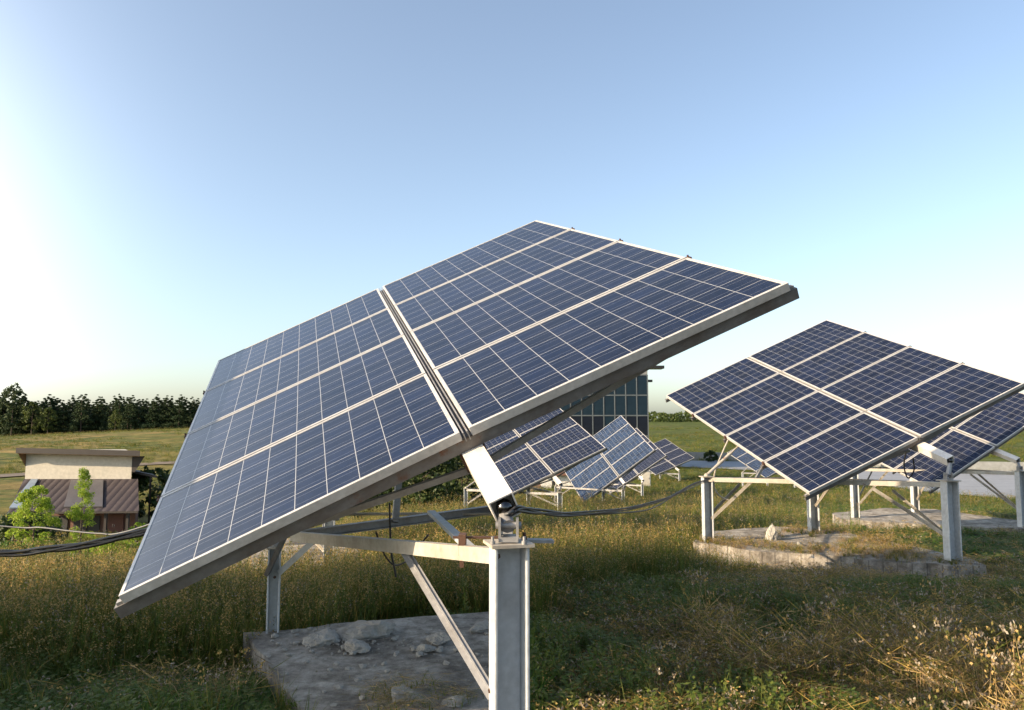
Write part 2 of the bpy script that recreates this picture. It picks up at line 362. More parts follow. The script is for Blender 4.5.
def make_panels(root, org, P, cellm):
    for side in (-1, 1):
        for r in range(4):
            p0, p1 = .014, 1.0
            w0, w1 = r / 4 + .0022, (r + 1) / 4 - .0022
            q = lambda p, w_, h: P.Q(side, p, w_, h)
            lp, lw = .019 / 1.68, .018 / 4.02
            mb = MB()
            c = [(p0 + lp * .6, w0 + lw * .6), (p1 - lp * .6, w0 + lw * .6), (p1 - lp * .6, w1 - lw * .6), (p0 + lp * .6, w1 - lw * .6)]
            lo = [q(a, b_, -.012) for a, b_ in c]; hi = [q(a, b_, -.003) for a, b_ in c]
            mb.add(lo + hi, [(4, 5, 6, 7)] if side > 0 else [(7, 6, 5, 4)], 0)
            mb.add(lo + hi, [(0, 3, 2, 1), (0, 1, 5, 4), (1, 2, 6, 5), (2, 3, 7, 6), (3, 0, 4, 7)], 1)
            ob = mb.build('solar_module', [cellm, M['backsheet']], root, org)
            uvl = ob.data.uv_layers.new(name='UVMap')
            mu, mv = .045, .05
            cu = [(-mu, -mv), (10 + mu, -mv), (10 + mu, 6 + mv), (-mu, 6 + mv)]
            off = 20 * (r + 4 * (side > 0)) + int(org[0] * 7) * 3
            for poly in ob.data.polygons:
                for li, vi in zip(poly.loop_indices, poly.vertices):
                    uvl.data[li].uv = (cu[vi % 4][0] + off, cu[vi % 4][1] + off * 2)
            fr = MB()
            def bar4(pa, wa, pb, wb):
                cc = [(pa, wa), (pb, wa), (pb, wb), (pa, wb)]
                lo = [q(a, b_, -.044) for a, b_ in cc]; hi = [q(a, b_, .0) for a, b_ in cc]
                if side < 0: lo = [lo[1], lo[0], lo[3], lo[2]]; hi = [hi[1], hi[0], hi[3], hi[2]]
                fr.hexa(lo + hi, 0)
            bar4(p0, w0, p1, w0 + lw); bar4(p0, w1 - lw, p1, w1)
            bar4(p0, w0 + lw, p0 + lp, w1 - lw); bar4(p1 - lp, w0 + lw, p1, w1 - lw)
            fr.build('frame', M['alu'], ob, org, .0015)

def square_post(mb, x, y, z0, z1, s, rot, lip=True):
    X = Vector((math.cos(rot), math.sin(rot), 0)); Y = Vector((-math.sin(rot), math.cos(rot), 0)); Z = Vector((0, 0, 1))
    c = Vector((x, y, (z0 + z1) / 2)); h = z1 - z0
    if lip:                                  # deep steel channel, open to the front
        t_ = .013
        mb.box(c + Y * s * .22, (s - 2 * t_, t_, h), (X, Y, Z))
        for k in (-1, 1): mb.box(c + X * k * (s / 2 - t_ / 2) - Y * s * .08, (t_, s * .72, h), (X, Y, Z))
    else: mb.box(c, (s, s, h), (X, Y, Z))

def tracker(P, label, cellm, Np, Lp, Bp, zt, base_z, Ltop=None, psize=(.15, .13, .13), prot=0., s_end=.5, detail=False, slabpoly=None):
    """P pose; Np/Lp/Bp post foot (x, y); zt heights of post tops; base_z foot heights."""
    org = Vector((Np[0], Np[1], base_z[0]))
    root = empty('solar_tracker', org, label, 'solar array', GRP)
    make_panels(root, org, P, cellm)
    n, a, bh = P.n, P.a, P.bh
    # purlins
    for i, wv in enumerate((.012, .25, .5, .75, .985)):
        mb = MB(); h0, h1 = (-.052, -.108) if i == 0 else (-.046, -.096)
        pa = P.Q(-1, 1.032, wv, (h0 + h1) / 2); pm = P.Q(-1, 0, wv, (h0 + h1) / 2); pb = P.Q(1, 1.028, wv, (h0 + h1) / 2)
        mb.channel(pa, pm, .045, abs(h1 - h0), n, .005, 0, -1); mb.channel(pm, pb, .045, abs(h1 - h0), n, .005, 0, -1)
        mb.build('purlin', M['purlin'], root, org)
        for side in (-1, 1):                 # clamps gripping the frame ends
            cl = MB()
            if i in (1, 2, 3) :
                cl.box(P.Q(side, 1.006, wv, -.024), (.024, .045, .04), (a, bh, n)); 
                cl.tube([P.Q(side, 1.006, wv, -.01), P.Q(side, 1.006, wv, .010)], .006, 6)
            else: cl.box(P.Q(side, 1.012, wv, -.052), (.035, .03, .03), (a, bh, n))
            cl.build('clamp', M['rust'] if i in (1, 2, 3) else M['galv'], root, org)
    for side in (-1, 1):                     # strip along the seam, one against each side's frames
        mb = MB(); mb.bar(P.Q(side, .006, 0, -.03), P.Q(side, .006, 1, -.03), .006, .045, n)
        mb.build('seam_strip', M['galv'], root, org)
    mb = MB(); mb.bar(P.Q(1, 0, .001, -.038), P.Q(1, 0, .999, -.038), .052, .008, n); mb.build('seam_shade_strip', M['rubber'], root, org)  # black strip added to stand in for the shade in the seam gap
    # torque tube (hollow square)
    A0 = P.T - bh * s_end + n * (-.162); A1 = P.T + P.b * 1.03 + n * (-.162)
    mb = MB(); ts, tt = .104, .006
    for k in (-1, 1):
        mb.bar(A0 + n * k * (ts / 2 - tt / 2), A1 + n * k * (ts / 2 - tt / 2), ts, tt, n)
        mb.bar(A0 + a * k * (ts / 2 - tt / 2), A1 + a * k * (ts / 2 - tt / 2), tt, ts - 2 * tt, n)
    mb.bar(A0 + bh * .09, A0 + bh * .10, ts - 2 * tt - .001, ts - 2 * tt - .001, n, 0)
    tb = mb.build('torque_tube', M['tube'], root, org)
    # cheek plates that hold the purlins on the tube
    for wv in (.03, .5, .97):
        for k in (-1, 1):
            mb = MB(); mb.box(P.Q(1, 0, wv, -.15) + a * k * (ts / 2 + .006), (.008, .16, .14), (a, bh, n))
            mb.build('cheek_plate', M['rust'] if detail else M['galv'], root, org)
    # tension rods under the near edge
    for side in (-1, 1):
        e = P.Q(side, .68 if side < 0 else .80, .045, -.125); m_ = P.Q(side, .03, .045, -.275)
        mb = MB(); mb.bar(m_, e, .022, .032, n); mb.build('tension_rod', M['galv'], root, org)
    # bearing
    bc = A0 + bh * .01
    mb = MB(); mb.sphere(bc, .034, 0); mb.tube([bc, bc - Vector((0, 0, .09))], .022, 10, 0); mb.tube([bc - bh * .02, bc + bh * .09], .02, 10, 0)
    bb = mb.build('bearing', M['ball'], root, org)
    px, py = Np; z0, z1 = base_z[0], zt[0]
    # U bracket on the cap
    top = Vector((px, py, z1))
    mb = MB(); mb.box(top + Vector((0, 0, .026)), (.075, .09, .018)); 
    for k in (-1, 1): mb.box(top + Vector((k * .034, 0, .065)), (.01, .08, .075))
    low = bc.z - .085
    mb.tube([Vector((px - .05, py, z1 + .075)), Vector((px + .05, py, z1 + .075))], .014, 8)
    mb.tube([Vector((px, py, z1 + .07)), bc + Vector((0, 0, -.03))], [.03, .024], 10)
    mb.build('bracket', M['galv'], bb, org)
    # posts
    def post(x, y, za, zb, s, rot, name='post', lip=True):
        mb = MB(); square_post(mb, x, y, za, zb, s, rot, lip)
        o = mb.build(name, M['post'], root, org, .004)
        mb = MB(); mb.box((x, y, zb + .006), (s * 1.22, s * 1.15, .012), (Vector((math.cos(rot), math.sin(rot), 0)), Vector((-math.sin(rot), math.cos(rot), 0)), Vector((0, 0, 1))))
        mb.build('end_plate', M['beam'], o, org)
        return o
    post(px, py, z0, z1, psize[0], prot)
    post(*Lp, base_z[1], zt[1], psize[1], prot)
    post(*Bp, base_z[2], zt[2], psize[2], prot)
    Nt = Vector((px, py, z1 - .045)); Lt = Vector((*Lp, zt[1] - .035)) if Ltop is None else Vector(Ltop); Bt = Vector((*Bp, zt[2] - .035))
    if Np[1] > 18: bm_ = M['galv']
    else: bm_ = M['beam']
    def beam(p, q, wv=.045, hv=.06, m=None, name='beam'):
        mb = MB(); d = (q - p).normalized(); mb.channel(p + d * .05, q - d * .03, wv, hv, (0, 0, 1), .006); return mb.build(name, m or bm_, root, org)
    beam(Nt, Lt); beam(Nt, Bt); beam(Lt, Bt, .05, .06, M['galv'] if detail else None)
    # knee braces
    def knee(xy, za, tgt, k, sz=.042):
        p = Vector((xy[0], xy[1], za)); d = (Vector((tgt.x, tgt.y, 0)) - Vector((p.x, p.y, 0))); d.normalize()
        src = Vector((xy[0], xy[1], tgt.z)); mb = MB()
        q = src.lerp(tgt, k) ; q.z -= .03
        mb.bar(p + d * .06, q, sz, .008, d.cross(Vector((0, 0, 1)))); mb.bar(p + d * .06 + Vector((0, 0, .004)), q, .008, sz, (0, 0, 1))
        mb.build('brace', M['galv'] if detail else bm_, root, org)
    H = z1 - z0
    if not detail:
        knee(Np, z0 + H * .30, Lt, .28); knee(Np, z0 + H * .30, Bt, .36); knee(Lp, base_z[1] + H * .33, Nt, .22); knee(Bp, base_z[2] + H * .4, Nt, .22); knee(Lp, base_z[1] + H * .4, Bt, .3)
    # A-frame to the far bearing and the actuator arm on the left leg
    far = P.T + P.b * .62 + n * (-.215)
    mb = MB(); mb.bar(Bt, far, .06, .06, P.f); mb.build('far_leg', M['galv'], root, org)
    mb = MB(); mb.bar(Lt.lerp(Bt, .45), far, .045, .045, P.f); mb.build('far_leg', M['galv'], root, org)
    mb = MB(); e = P.Q(-1, .80, .47, -.10); s0 = Vector((*Lp, zt[1] + .02))
    mb.tube([s0, s0.lerp(e, .55)], .024, 10); mb.tube([s0.lerp(e, .5), e], .014, 8); mb.sphere(s0, .035)
    mb.build('actuator', M['beam'] if not detail else M['galv'], root, org)
    return root, org, A0, (Nt, Lt, Bt)

def pose_posts(P, zbase=None, lo=(0., -2.02, .05), fo=(-.47, 1.75, 2.1), ht=(.93, .86, .86), drop=.0):
    Ps = [P.T + P.h * l_ + P.f * f_ for l_, f_ in zip(lo, fo)]
    zb = [g(p.x, p.y) + .16 for p in Ps] if zbase is None else zbase
    return [(p.x, p.y) for p in Ps], zb

T = lambda x, y, z: (x, y, z + CZ)
# --- array 1, the big one by the camera
P1 = Pose(T(-.2148, 3.3461, -.048), b=(-1.0550, 3.6666, 1.3211), aL=(1.4526, .1471, .6991), aR=(1.5541, .1694, .7075), dL=(-.0203, .0091, -.0165), dR=(-.0468, -.006, -.0033))
n1 = at(508.5, 545, 2.90); l1 = at(272.5, 632, 5.39); l1t = at(272.5, 548, 5.39); b1 = at(506, 628, 5.62); b1t = at(506, 503, 5.62)
beam_end = at(292, 536, 4.95)
r1, o1, A1, tops1 = tracker(P1, 'largest solar array, nearest the camera, above the rubble-strewn concrete slab', M['cells'],
    (n1.x, n1.y), (l1.x, l1.y), (b1.x, b1.y), (n1.z, l1t.z, b1t.z), (CZ - 1.56, l1.z, b1.z), Ltop=beam_end,
    psize=(.136, .088, .09), prot=math.radians(15), s_end=.5, detail=True)
mb = MB()                                    # long flat brace from the near post foot up to the beam
p = at(493, 697, 2.93); q = Vector(tops1[0]).lerp(beam_end, .36)
mb.bar(p, q, .045, .007, (0.3, -1, 0)); mb.bar(p + Vector((.0, .012, 0)), q + Vector((0, .012, 0)), .007, .04, (0.3, -1, 0))
mb.build('brace', M['galv'], r1, o1)
mb = MB(); p = at(279, 573, 5.36); q = at(322, 533, 5.1); mb.bar(p, q, .04, .007, (0, -1, 0)); mb.build('brace', M['post'], r1, o1)
mb = MB(); p = at(267, 574, 5.33); q = at(284, 538, 5.2); mb.bar(p, q, .03, .05, (0, -1, 0)); mb.build('brace', M['purlin'], r1, o1)
mb = MB(); p = at(470, 548, 3.25); q = at(431, 512, 4.6); mb.bar(p, q, .045, .02, (0, 0, 1)); mb.build('brace', M['post'], r1, o1)
mb = MB(); c_ = at(462.5, 544, 3.2); mb.box(c_, (.03, .075, .085)); mb.box(c_ + Vector((0, -.04, -.05)), (.018, .006, .08)); mb.box(c_ + Vector((.06, 0, .028)), (.2, .025, .008)); mb.build('rusty_clamp', M['rust'], r1, o1)
for dx, dy in ((-.06, -.055), (.06, -.055), (.062, .05)):
    b_ = Vector((n1.x + dx, n1.y + dy, n1.z + .012)); mb = MB(); mb.tube([b_, b_ + Vector((0, 0, .012))], .011, 6); mb.tube([b_ + Vector((0, 0, .01)), b_ + Vector((0, 0, .028))], .006, 8); mb.build('bolt', M['rust'] if dy > 0 else M['galv'], r1, o1)
for px_, py_, Y_ in ((490.5, 690, 2.915), (413, 545, 3.7), (416, 552, 3.68), (498, 556, 2.86), (275, 577, 5.34)):
    b_ = at(px_, py_, Y_); mb = MB(); mb.tube([b_, b_ - Vector((0, .012, 0))], .010, 6); mb.tube([b_ - Vector((0, .01, 0)), b_ - Vector((0, .022, 0))], .006, 8); mb.build('bolt', M['rust'], r1, o1)
mb = MB(); mb.bar(at(515, 540, 2.98), at(553, 541, 3.0), .05, .012); mb.build('side_bar', M['galv'], r1, o1)
mb = MB(); mb.tube([at(330, 514, 5.5), at(492, 514, 5.5)], .011, 8); mb.build('crossrod', M['beam'], r1, o1)
mb = MB(); mb.box(at(318, 513, 5.3), (.30, .05, .10)); mb.build('junction_box', M['galv'], r1, o1, .004)

P0 = Pose(T(-5.9, 1.9, -.15), az=-16, roll=25)
tracker(P0, 'solar array standing outside the left edge of the photo, shading the near slab', M['cells'],
    (-5.8, 1.45), (-7.3, 4.2), (-6.4, 4.1), (CZ - .5, CZ - .6, CZ - .6), (CZ - 1.6, CZ - 1.7, CZ - 1.7), s_end=.46)

# --- array 2
P2 = Pose(T(5.264, 9.582, -.214), az=-15.8, roll=26.2)
N2 = at(952.5, 560, 9.2); L2 = at(708, 541, 10.75); B2 = at(813.5, 531, 11.5)
N2t = at(950, 481, 9.2); L2t = at(708, 477, 10.75); B2t = at(813, 477, 11.5)
r2, o2, A2, tops2 = tracker(P2, 'second largest solar array, standing on the broad slab right of centre', M['cells'],
    (N2.x, N2.y), (L2.x, L2.y), (B2.x, B2.y), (N2t.z, L2t.z, B2t.z), (N2.z, L2.z, B2.z), psize=(.165, .14, .15), prot=math.radians(8), s_end=.46)

def far_tracker(T_, az, roll, label, cm=None, ps=(.11, .10, .10)):
    P = Pose(T(*T_), az=az, roll=roll); xy, zb = pose_posts(P)
    a0 = P.T - P.bh * .46 + P.n * (-.162)
    zt = (a0.z - .20, max(a0.z - .22, zb[1] + .3), max(a0.z - .24, zb[2] + .3))
    return P, tracker(P, label, cm or M['cells'], *xy, zt, zb, psize=ps, prot=math.radians(8), s_end=.46)
P3, t3 = far_tracker((9.9, 15.2, -.53), -19, 32.7, 'solar array cut by the right edge of the photo, behind the second largest one', ps=(.17, .15, .15))
P5, t5 = far_tracker((1.142, 20.748, -1.478), -19.3, 26.1, 'dark blue solar array seen beneath the biggest panel, left of its small neighbours', ps=(.13, .11, .11))
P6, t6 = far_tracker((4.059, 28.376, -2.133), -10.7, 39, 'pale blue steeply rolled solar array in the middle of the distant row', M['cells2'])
P7, t7 = far_tracker((6.283, 37.105, -2.693), -12.8, 36, 'small solar array mostly hidden behind the pale blue one')
P8, t8 = far_tracker((12.006, 54.789, -3.389), -22.1, 22.1, 'smallest dark solar array, farthest of all, by the green field')
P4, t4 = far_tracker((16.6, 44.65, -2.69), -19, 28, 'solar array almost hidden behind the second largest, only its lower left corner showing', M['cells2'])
P9, t9 = far_tracker((-2.45, 10.0, -.62), -16, 26, 'solar array hidden behind the biggest panel, only its post feet showing', ps=(.13, .11, .11))

# ------------------------------------------------------------------ concrete slabs
def slab(name, label, pts, ztop, thick, jag=.03, seed=1):
    r = random.Random(seed); poly = []
    for i in range(len(pts)):
        a, b = Vector(pts[i]), Vector(pts[(i + 1) % len(pts)]); k = max(2, int((b - a).length / .18))
        for j in range(k):
            t_ = j / k; p_ = a.lerp(b, t_); p_ += Vector((r.uniform(-jag, jag), r.uniform(-jag, jag))); poly.append(p_)
    bm = bmesh.new(); vs = [bm.verts.new((p_.x, p_.y, ztop)) for p_ in poly]; f = bm.faces.new(vs)
    if f.normal.z < 0: f.normal_flip()
    ex = bmesh.ops.extrude_face_region(bm, geom=[f]); bmesh.ops.translate(bm, verts=[e for e in ex['geom'] if isinstance(e, bmesh.types.BMVert)], vec=(0, 0, 0))
    top = [e for e in ex['geom'] if isinstance(e, bmesh.types.BMFace)][0]
    for v in vs: v.co.z = ztop - thick; 
    bmesh.ops.recalc_face_normals(bm, faces=bm.faces)
    bmesh.ops.triangulate(bm, faces=[x for x in bm.faces if len(x.verts) > 4])
    for _ in range(3):
        es = [e for e in bm.edges if e.calc_length() > .22 and min(v.co.z for v in e.verts) > ztop - .001]
        if not es: break
        bmesh.ops.subdivide_edges(bm, edges=es, cuts=1); bmesh.ops.triangulate(bm, faces=[x for x in bm.faces if len(x.verts) > 3])
    for v in bm.verts:
        if v.co.z > ztop - .001: v.co.z += .02 * noise.noise(v.co * 2.1) - .006
    me = bpy.data.meshes.new(name); bm.to_mesh(me); bm.free(); me.materials.append(M['concrete'])
    o = bpy.data.objects.new(name, me); C.objects.link(o); return tag(o, label, 'concrete slab', 'slabs under the arrays')
S1 = [(-1.90, 5.40), (-.9, 5.75), (.06, 6.05), (.10, 2.3), (-.3, 2.2), (-.78, 3.5), (-1.16, 4.12)]
slab('foundation_slab', 'broken concrete slab with rubble on it under the biggest array', S1, l1.z, .32, .02, 3)
S2 = [(2.60, 10.75), (3.05, 10.15), (4.05, 9.62), (5.2, 9.0), (5.62, 8.95), (5.75, 9.5), (5.1, 11.8), (4.3, 12.2), (3.0, 11.7)]
slab('foundation_slab', 'broad pale slab whose lit edge faces the camera under the second array', S2, L2.z - .0, .42, .03, 4)
Ns = [P3.T + P3.h * a_ + P3.f * b_ for a_, b_ in ((-2.5, 1.6), (-1.9, .9), (0, -.9), (.8, -.7), (.9, 2.3), (0, 2.9), (-2, 2.5))]
slab('foundation_slab', 'concrete slab behind the broad one, under the array at the right edge', [(q_.x, q_.y) for q_ in Ns], t3[1].z - .0, .6, .03, 5)
Ns = [P9.T + P9.h * a_ + P9.f * b_ for a_, b_ in ((-2.3, 1.4), (-1.7, 1.0), (0, -.8), (.5, -.6), (.6, 2.3), (0, 2.7), (-2, 2.4))]
slab('foundation_slab', 'concrete slab glimpsed beneath the biggest panel behind tall grass', [(q_.x, q_.y) for q_ in Ns], t9[1].z, .5, .03, 6)

# rubble
def rock(px, py, Y, s, label, seed, squash=.6, zb=None, m=None):
    p_ = at(px, py, Y); bm = bmesh.new(); bmesh.ops.create_icosphere(bm, subdivisions=4, radius=1)
    off = Vector((seed * 3.1, seed, 0))
    rk = random.Random(seed * 17); pl = []
    for _ in range(22):
        n_ = Vector((rk.gauss(0, 1), rk.gauss(0, 1), rk.gauss(.2, .8))).normalized(); pl.append((n_, rk.uniform(.55, .95)))
    for v in bm.verts:
        d = v.co.normalized(); k = 1.1
        for n_, h_ in pl:
            c_ = d.dot(n_)
            if c_ > .05: k = min(k, h_ / c_)
        k += .12 * noise.noise(d * 3 + off) + .07 * noise.noise(d * 9 + off) + .05 * noise.noise(d * 21 + off)
        v.co = d * k; v.co.x *= s; v.co.y *= s * .8; v.co.z = max(v.co.z, -.25) * s * squash
    me = bpy.data.meshes.new('rubble_lump'); bm.to_mesh(me); bm.free(); me.materials.append(m or M['rock'])
    o = bpy.data.objects.new('rubble_lump', me); C.objects.link(o)
    o.location = (p_.x, p_.y, (zb if zb is not None else l1.z) + .12 * s * squash); o.rotation_euler = (0, 0, seed * 1.7)
    tag(o, label, 'rubble', 'concrete lumps on the slab')
zs = l1.z
for px, py, s, lab, sd_ in ((323, 641, .15, 'rough grey lump left of the others, between far post and rubble pair', 1),
        (371, 633, .23, 'widest heap of broken concrete at the back edge of the slab', 2),
        (356, 648, .13, 'angular slanted lump in front of the widest heap', 3),
        (427, 650, .075, 'small pale pyramid-shaped stone in the middle of the slab', 4),
        (437, 640, .11, 'dark rounded lump just behind the small pale stone', 5),
        (481, 630, .10, 'pale stone close to the left side of the near post', 6),
        (404, 697, .12, 'flat white-grey chunk at the bottom edge of the photo', 7),
        (458, 702, .09, 'pale flat piece beside the foot of the flat brace', 8)):
    ang = math.atan((py - CY) / F) - PIT; rock(px, py, 1.5 / math.tan(ang), s, lab, sd_, .42)
rock(772, 541, 10.9, .13, 'upright cone-shaped stone on the broad slab', 11, 1.3, L2.z)
rock(800, 543, 10.4, .07, 'small pale stone on the broad slab, left of its back post', 12, .6, L2.z)
rock(816, 541, 10.3, .06, 'tiny pale stone on the broad slab beside its back post', 13, .6, L2.z)
rock(812, 556, 9.5, .05, 'tiny stone on the front edge of the broad slab', 14, .6, L2.z)

# ------------------------------------------------------------------ cables
def spline(pts, n=10):
    P_ = [Vector(p_) for p_ in pts]; P_ = [P_[0] * 2 - P_[1]] + P_ + [P_[-1] * 2 - P_[-2]]; out = []
    for i in range(1, len(P_) - 2):
        for k in range(n):
            t_ = k / n; a, b, c_, d = P_[i - 1:i + 3]
            out.append(.5 * ((2 * b) + (c_ - a) * t_ + (2 * a - 5 * b + 4 * c_ - d) * t_ ** 2 + (3 * b - a - 3 * c_ + d) * t_ ** 3))
    return out + [P_[-2]]
def cable(name, label, pts, r, m, strands=1, spread=.012, cat='cable'):
    mb = MB(); base = spline(pts, 8)
    for s_ in range(strands):
        ph = s_ * 2.1; dx = [Vector((0, .4 * math.sin(ph + i * .21), math.cos(ph + i * .17))) * spread * (1 if strands > 1 else 0) for i in range(len(base))]
        mb.tube([p_ + d for p_, d in zip(base, dx)], r, 8)
    o = mb.build(name, m); return tag(o, label, cat)
cable('cable_bundle', 'thick black cable bundle sagging from the left edge to the biggest panel',
      [at(-330, 500, 6.6), at(-120, 548, 6.6), at(0, 553, 6.5), at(45, 550, 6.4), at(90, 544, 6.3), at(140, 533, 6.2), at(215, 515, 6.0), at(300, 512, 5.6)], .014, M['rubber'], 6, .020)
cable('thin_cable', 'thin grey cable hanging above the thick black bundle at the left',
      [at(-200, 505, 9.2), at(0, 526, 9.0), at(40, 527.5, 8.9), at(70, 531, 8.8), at(100, 533.5, 8.7), at(125, 532, 8.6), at(220, 505, 8.2), at(340, 500, 8.0)], .011, M['greycable'])
cable('sagging_cable', 'black cables sagging from the near post to the second array',
      [at(499, 521, 2.95), at(512, 512, 2.93), at(521, 509, 3.0), at(540, 512, 3.5), at(570, 514, 4.3), at(610, 511, 5.6), at(645, 505, 7.0), at(672, 496, 8.6), at(694, 484, 10.0), (L2t.x - .02, L2t.y - .1, L2t.z - .03)], .0062, M['rubber'], 3, .010)
cable('sagging_cable', 'thinner grey cable hanging lowest between near post and second array',
      [at(499, 521, 2.96), at(520, 510, 3.02), at(560, 515, 4.3), at(610, 513.5, 5.7), at(650, 509, 7.3), at(676, 495, 8.9), at(700, 484, 10.3), (L2t.x - .02, L2t.y - .1, L2t.z - .06)], .006, M['greycable'])
cable('hanging_cord', 'black cord dangling straight down from the beam under the biggest panel',
      [at(389.5, 503, 4.3), at(390, 525, 4.3), at(391, 550, 4.3), at(394, 566, 4.3), at(396, 577, 4.3)], .006, M['rubber'])
cable('hanging_cord', 'looped black cord swinging from the beam to the dangling one',
      [at(376, 532, 4.2), at(383, 552, 4.25), at(394, 565, 4.3), at(408, 560, 4.0), at(420, 545, 3.9), at(428, 535, 3.85)], .005, M['rubber'])
cable('hanging_cord', 'pale cord looping beside the left post of the second array',
      [at(728, 440, 11.2), at(721, 456, 11.1), at(715, 472, 10.9), at(714, 486, 10.8), at(720, 496, 10.8), at(731, 501, 10.8)], .011, M['beam'])
cable('hanging_cord', 'dark cord curling up beside the bearing of the second array',
      [at(906, 452, 9.6), at(904, 466, 9.7), at(908, 478, 9.9), at(914, 470, 9.8), at(913, 458, 9.7)], .009, M['rubber'])

# ------------------------------------------------------------------ foliage builders
def leaf_mesh(name, centres, radii, per, size, mats, seed, up=.3, aspect=.55):
    r = np.random.default_rng(seed); ce = np.repeat(np.array(centres, float), per, 0); ra = np.repeat(np.array(radii, float), per)
    d = r.normal(size=(len(ce), 3)); d /= np.linalg.norm(d, axis=1)[:, None]
    p = ce + d * (ra * r.uniform(.25, 1, len(ce)) ** .6)[:, None] * np.array([1, 1, .75])
    t = r.normal(size=p.shape); t[:, 2] += up; t /= np.linalg.norm(t, axis=1)[:, None]
    b = np.cross(t, r.normal(size=p.shape)); b /= np.linalg.norm(b, axis=1)[:, None]
    s = (size * r.uniform(.6, 1.3, len(p)))[:, None]
    V = np.stack([p - t * s * .5, p + b * s * aspect * .5, p + t * s * .5, p - b * s * aspect * .5], 1).reshape(-1, 3)
    me = bpy.data.meshes.new(name); k = len(p)
    me.from_pydata(V.tolist(), [], np.arange(4 * k).reshape(-1, 4).tolist()); me.materials.append(mats); return me

def conifer(name, H, R, seed, m):
    r = random.Random(seed); cs, rs = [], []; z = H * .03
    lean = r.uniform(-.02, .02)
    while z < H * .97:
        t_ = z / H; rad = R * (1 - t_) ** 1.0 * 1.25 * r.uniform(.75, 1.15) + .35
        for k in range(5 if t_ < .8 else 3):
            th = r.uniform(0, 2 * PI); d = rad * r.uniform(.35, 1)
            cs.append((math.cos(th) * d + lean * z, math.sin(th) * d, z + r.uniform(-.4, .4) - d * .1)); rs.append(r.uniform(.4, .8) * (1.3 - t_ * 1.05) * R / 2.0)
        z += H * .05
    cs.append((lean * H, 0, H * .99)); rs.append(.25)
    return leaf_mesh(name, cs, rs, 46, .45, m, seed, .2, .5)
def trunk_mesh(name, H, r0, seed, limbs=6, spread=.3):
    mb = MB(); r = random.Random(seed)
    pts = [(r.uniform(-.01, .01) * H * t_, r.uniform(-.01, .01) * H * t_, H * t_) for t_ in (0, .15, .35, .6, .85, 1)]
    mb.tube(pts, [r0, r0 * .8, r0 * .6, r0 * .4, r0 * .2, r0 * .08], 8)
    for i in range(limbs):
        t_ = .25 + .6 * i / max(limbs, 1); th = r.uniform(0, 2 * PI); l_ = H * spread * (1.1 - t_)
        mb.tube([(0, 0, H * t_), (math.cos(th) * l_ * .5, math.sin(th) * l_ * .5, H * t_ + l_ * .3), (math.cos(th) * l_, math.sin(th) * l_, H * t_ + l_ * .7)], [r0 * .35, r0 * .2, r0 * .06], 5)
    me = bpy.data.meshes.new(name); me.from_pydata(mb.v, [], mb.f); me.materials.append(M['bark']); return me
def plant(name, loc, label, cat, crown_me, trunk_me, group=None, scale=1., rz=0.):
    root = empty(name, loc, label, cat, group); root.scale = (scale,) * 3 if isinstance(scale, (int, float)) else scale; root.rotation_euler = (0, 0, rz)
    for nm, me in (('crown', crown_me), ('trunk', trunk_me)):
        o = bpy.data.objects.new(nm, me); C.objects.link(o); o.parent = root
    return root

# forest behind the left field
cv = [conifer('pine_crown', 13.5, 2.5, s_, M['needles']) for s_ in (1, 2, 3, 4)]
tv = [trunk_mesh('pine_trunk', 13, .2, s_, 5, .12) for s_ in (1, 2)]
def roundcrown(name, H, R, seed, m, size=.6, nc=60, per=30, low=.25):
    r = random.Random(seed); cs, rs = [], []
    for i in range(nc):
        th = r.uniform(0, 2 * PI); zz = r.uniform(low, 1); prof = math.sin(PI * min(1, (zz - low) / (1 - low) * .86 + .14)) ** .6
        d = R * prof * r.uniform(.3, 1) ** .6; cs.append((math.cos(th) * d, math.sin(th) * d, H * zz * r.uniform(.93, 1.0))); rs.append(R * r.uniform(.14, .3))
    return leaf_mesh(name, cs, rs, per, size, m, seed, .1, .6)
dv = [roundcrown('round_crown', 11, 3.2, s_, M['decid'], .6) for s_ in (5, 6)]
dt = trunk_mesh('round_trunk', 9, .22, 9, 7, .3)
rr = random.Random(11)
row = []
for k in range(36): row.append((-6 + k * 6.4 + rr.uniform(-2, 2), 243 + rr.uniform(-4, 4), rr.uniform(.80, 1.05)))
for k in range(36): row.append((-8 + k * 6.5 + rr.uniform(-3, 3), 258 + rr.uniform(-5, 5), rr.uniform(.84, 1.10)))
for k in range(26): row.append((-8 + k * 9.0 + rr.uniform(-3, 3), 275 + rr.uniform(-6, 6), rr.uniform(.9, 1.12)))
FG = 'conifers of the wood behind the left field'
for i, (px, Y, s_) in enumerate(row):
    X = (px - CX) / F * Y; z = g(X, Y) - .3
    s_ *= 1.12 - .34 * min(max(px, 0), 210) / 210
    plant('conifer', (X, Y, z), 'dark conifer in the dense wood along the top of the left field', 'tree', cv[rr.randrange(4)], tv[i % 2], FG, (s_ * rr.uniform(1.2, 1.65), s_ * rr.uniform(1.2, 1.65), s_ * .98), rr.uniform(0, 6))
X = (14 - CX) / F * 236; plant('tall_pine', (X, 236, g(X, 236)), 'tall spreading pine rising highest at the left end of the wood', 'tree', roundcrown('pine_head', 17.5, 4.2, 31, M['needles'], .7, 80, 34, .2), tv[0], None, (1, 1, 1.0))
for px, s_, lab in ((34, .98, 'olive green broadleaf tree beside the tallest pine'), (50, .8, 'low round broadleaf tree in front of the dark conifers'), (117, .62, 'small round broadleaf tree at the foot of the conifers')):
    X = (px - CX) / F * 235; plant('broadleaf_tree', (X, 235, g(X, 235)), lab, 'tree', dv[int(px) % 2], dt, None, s_, px)
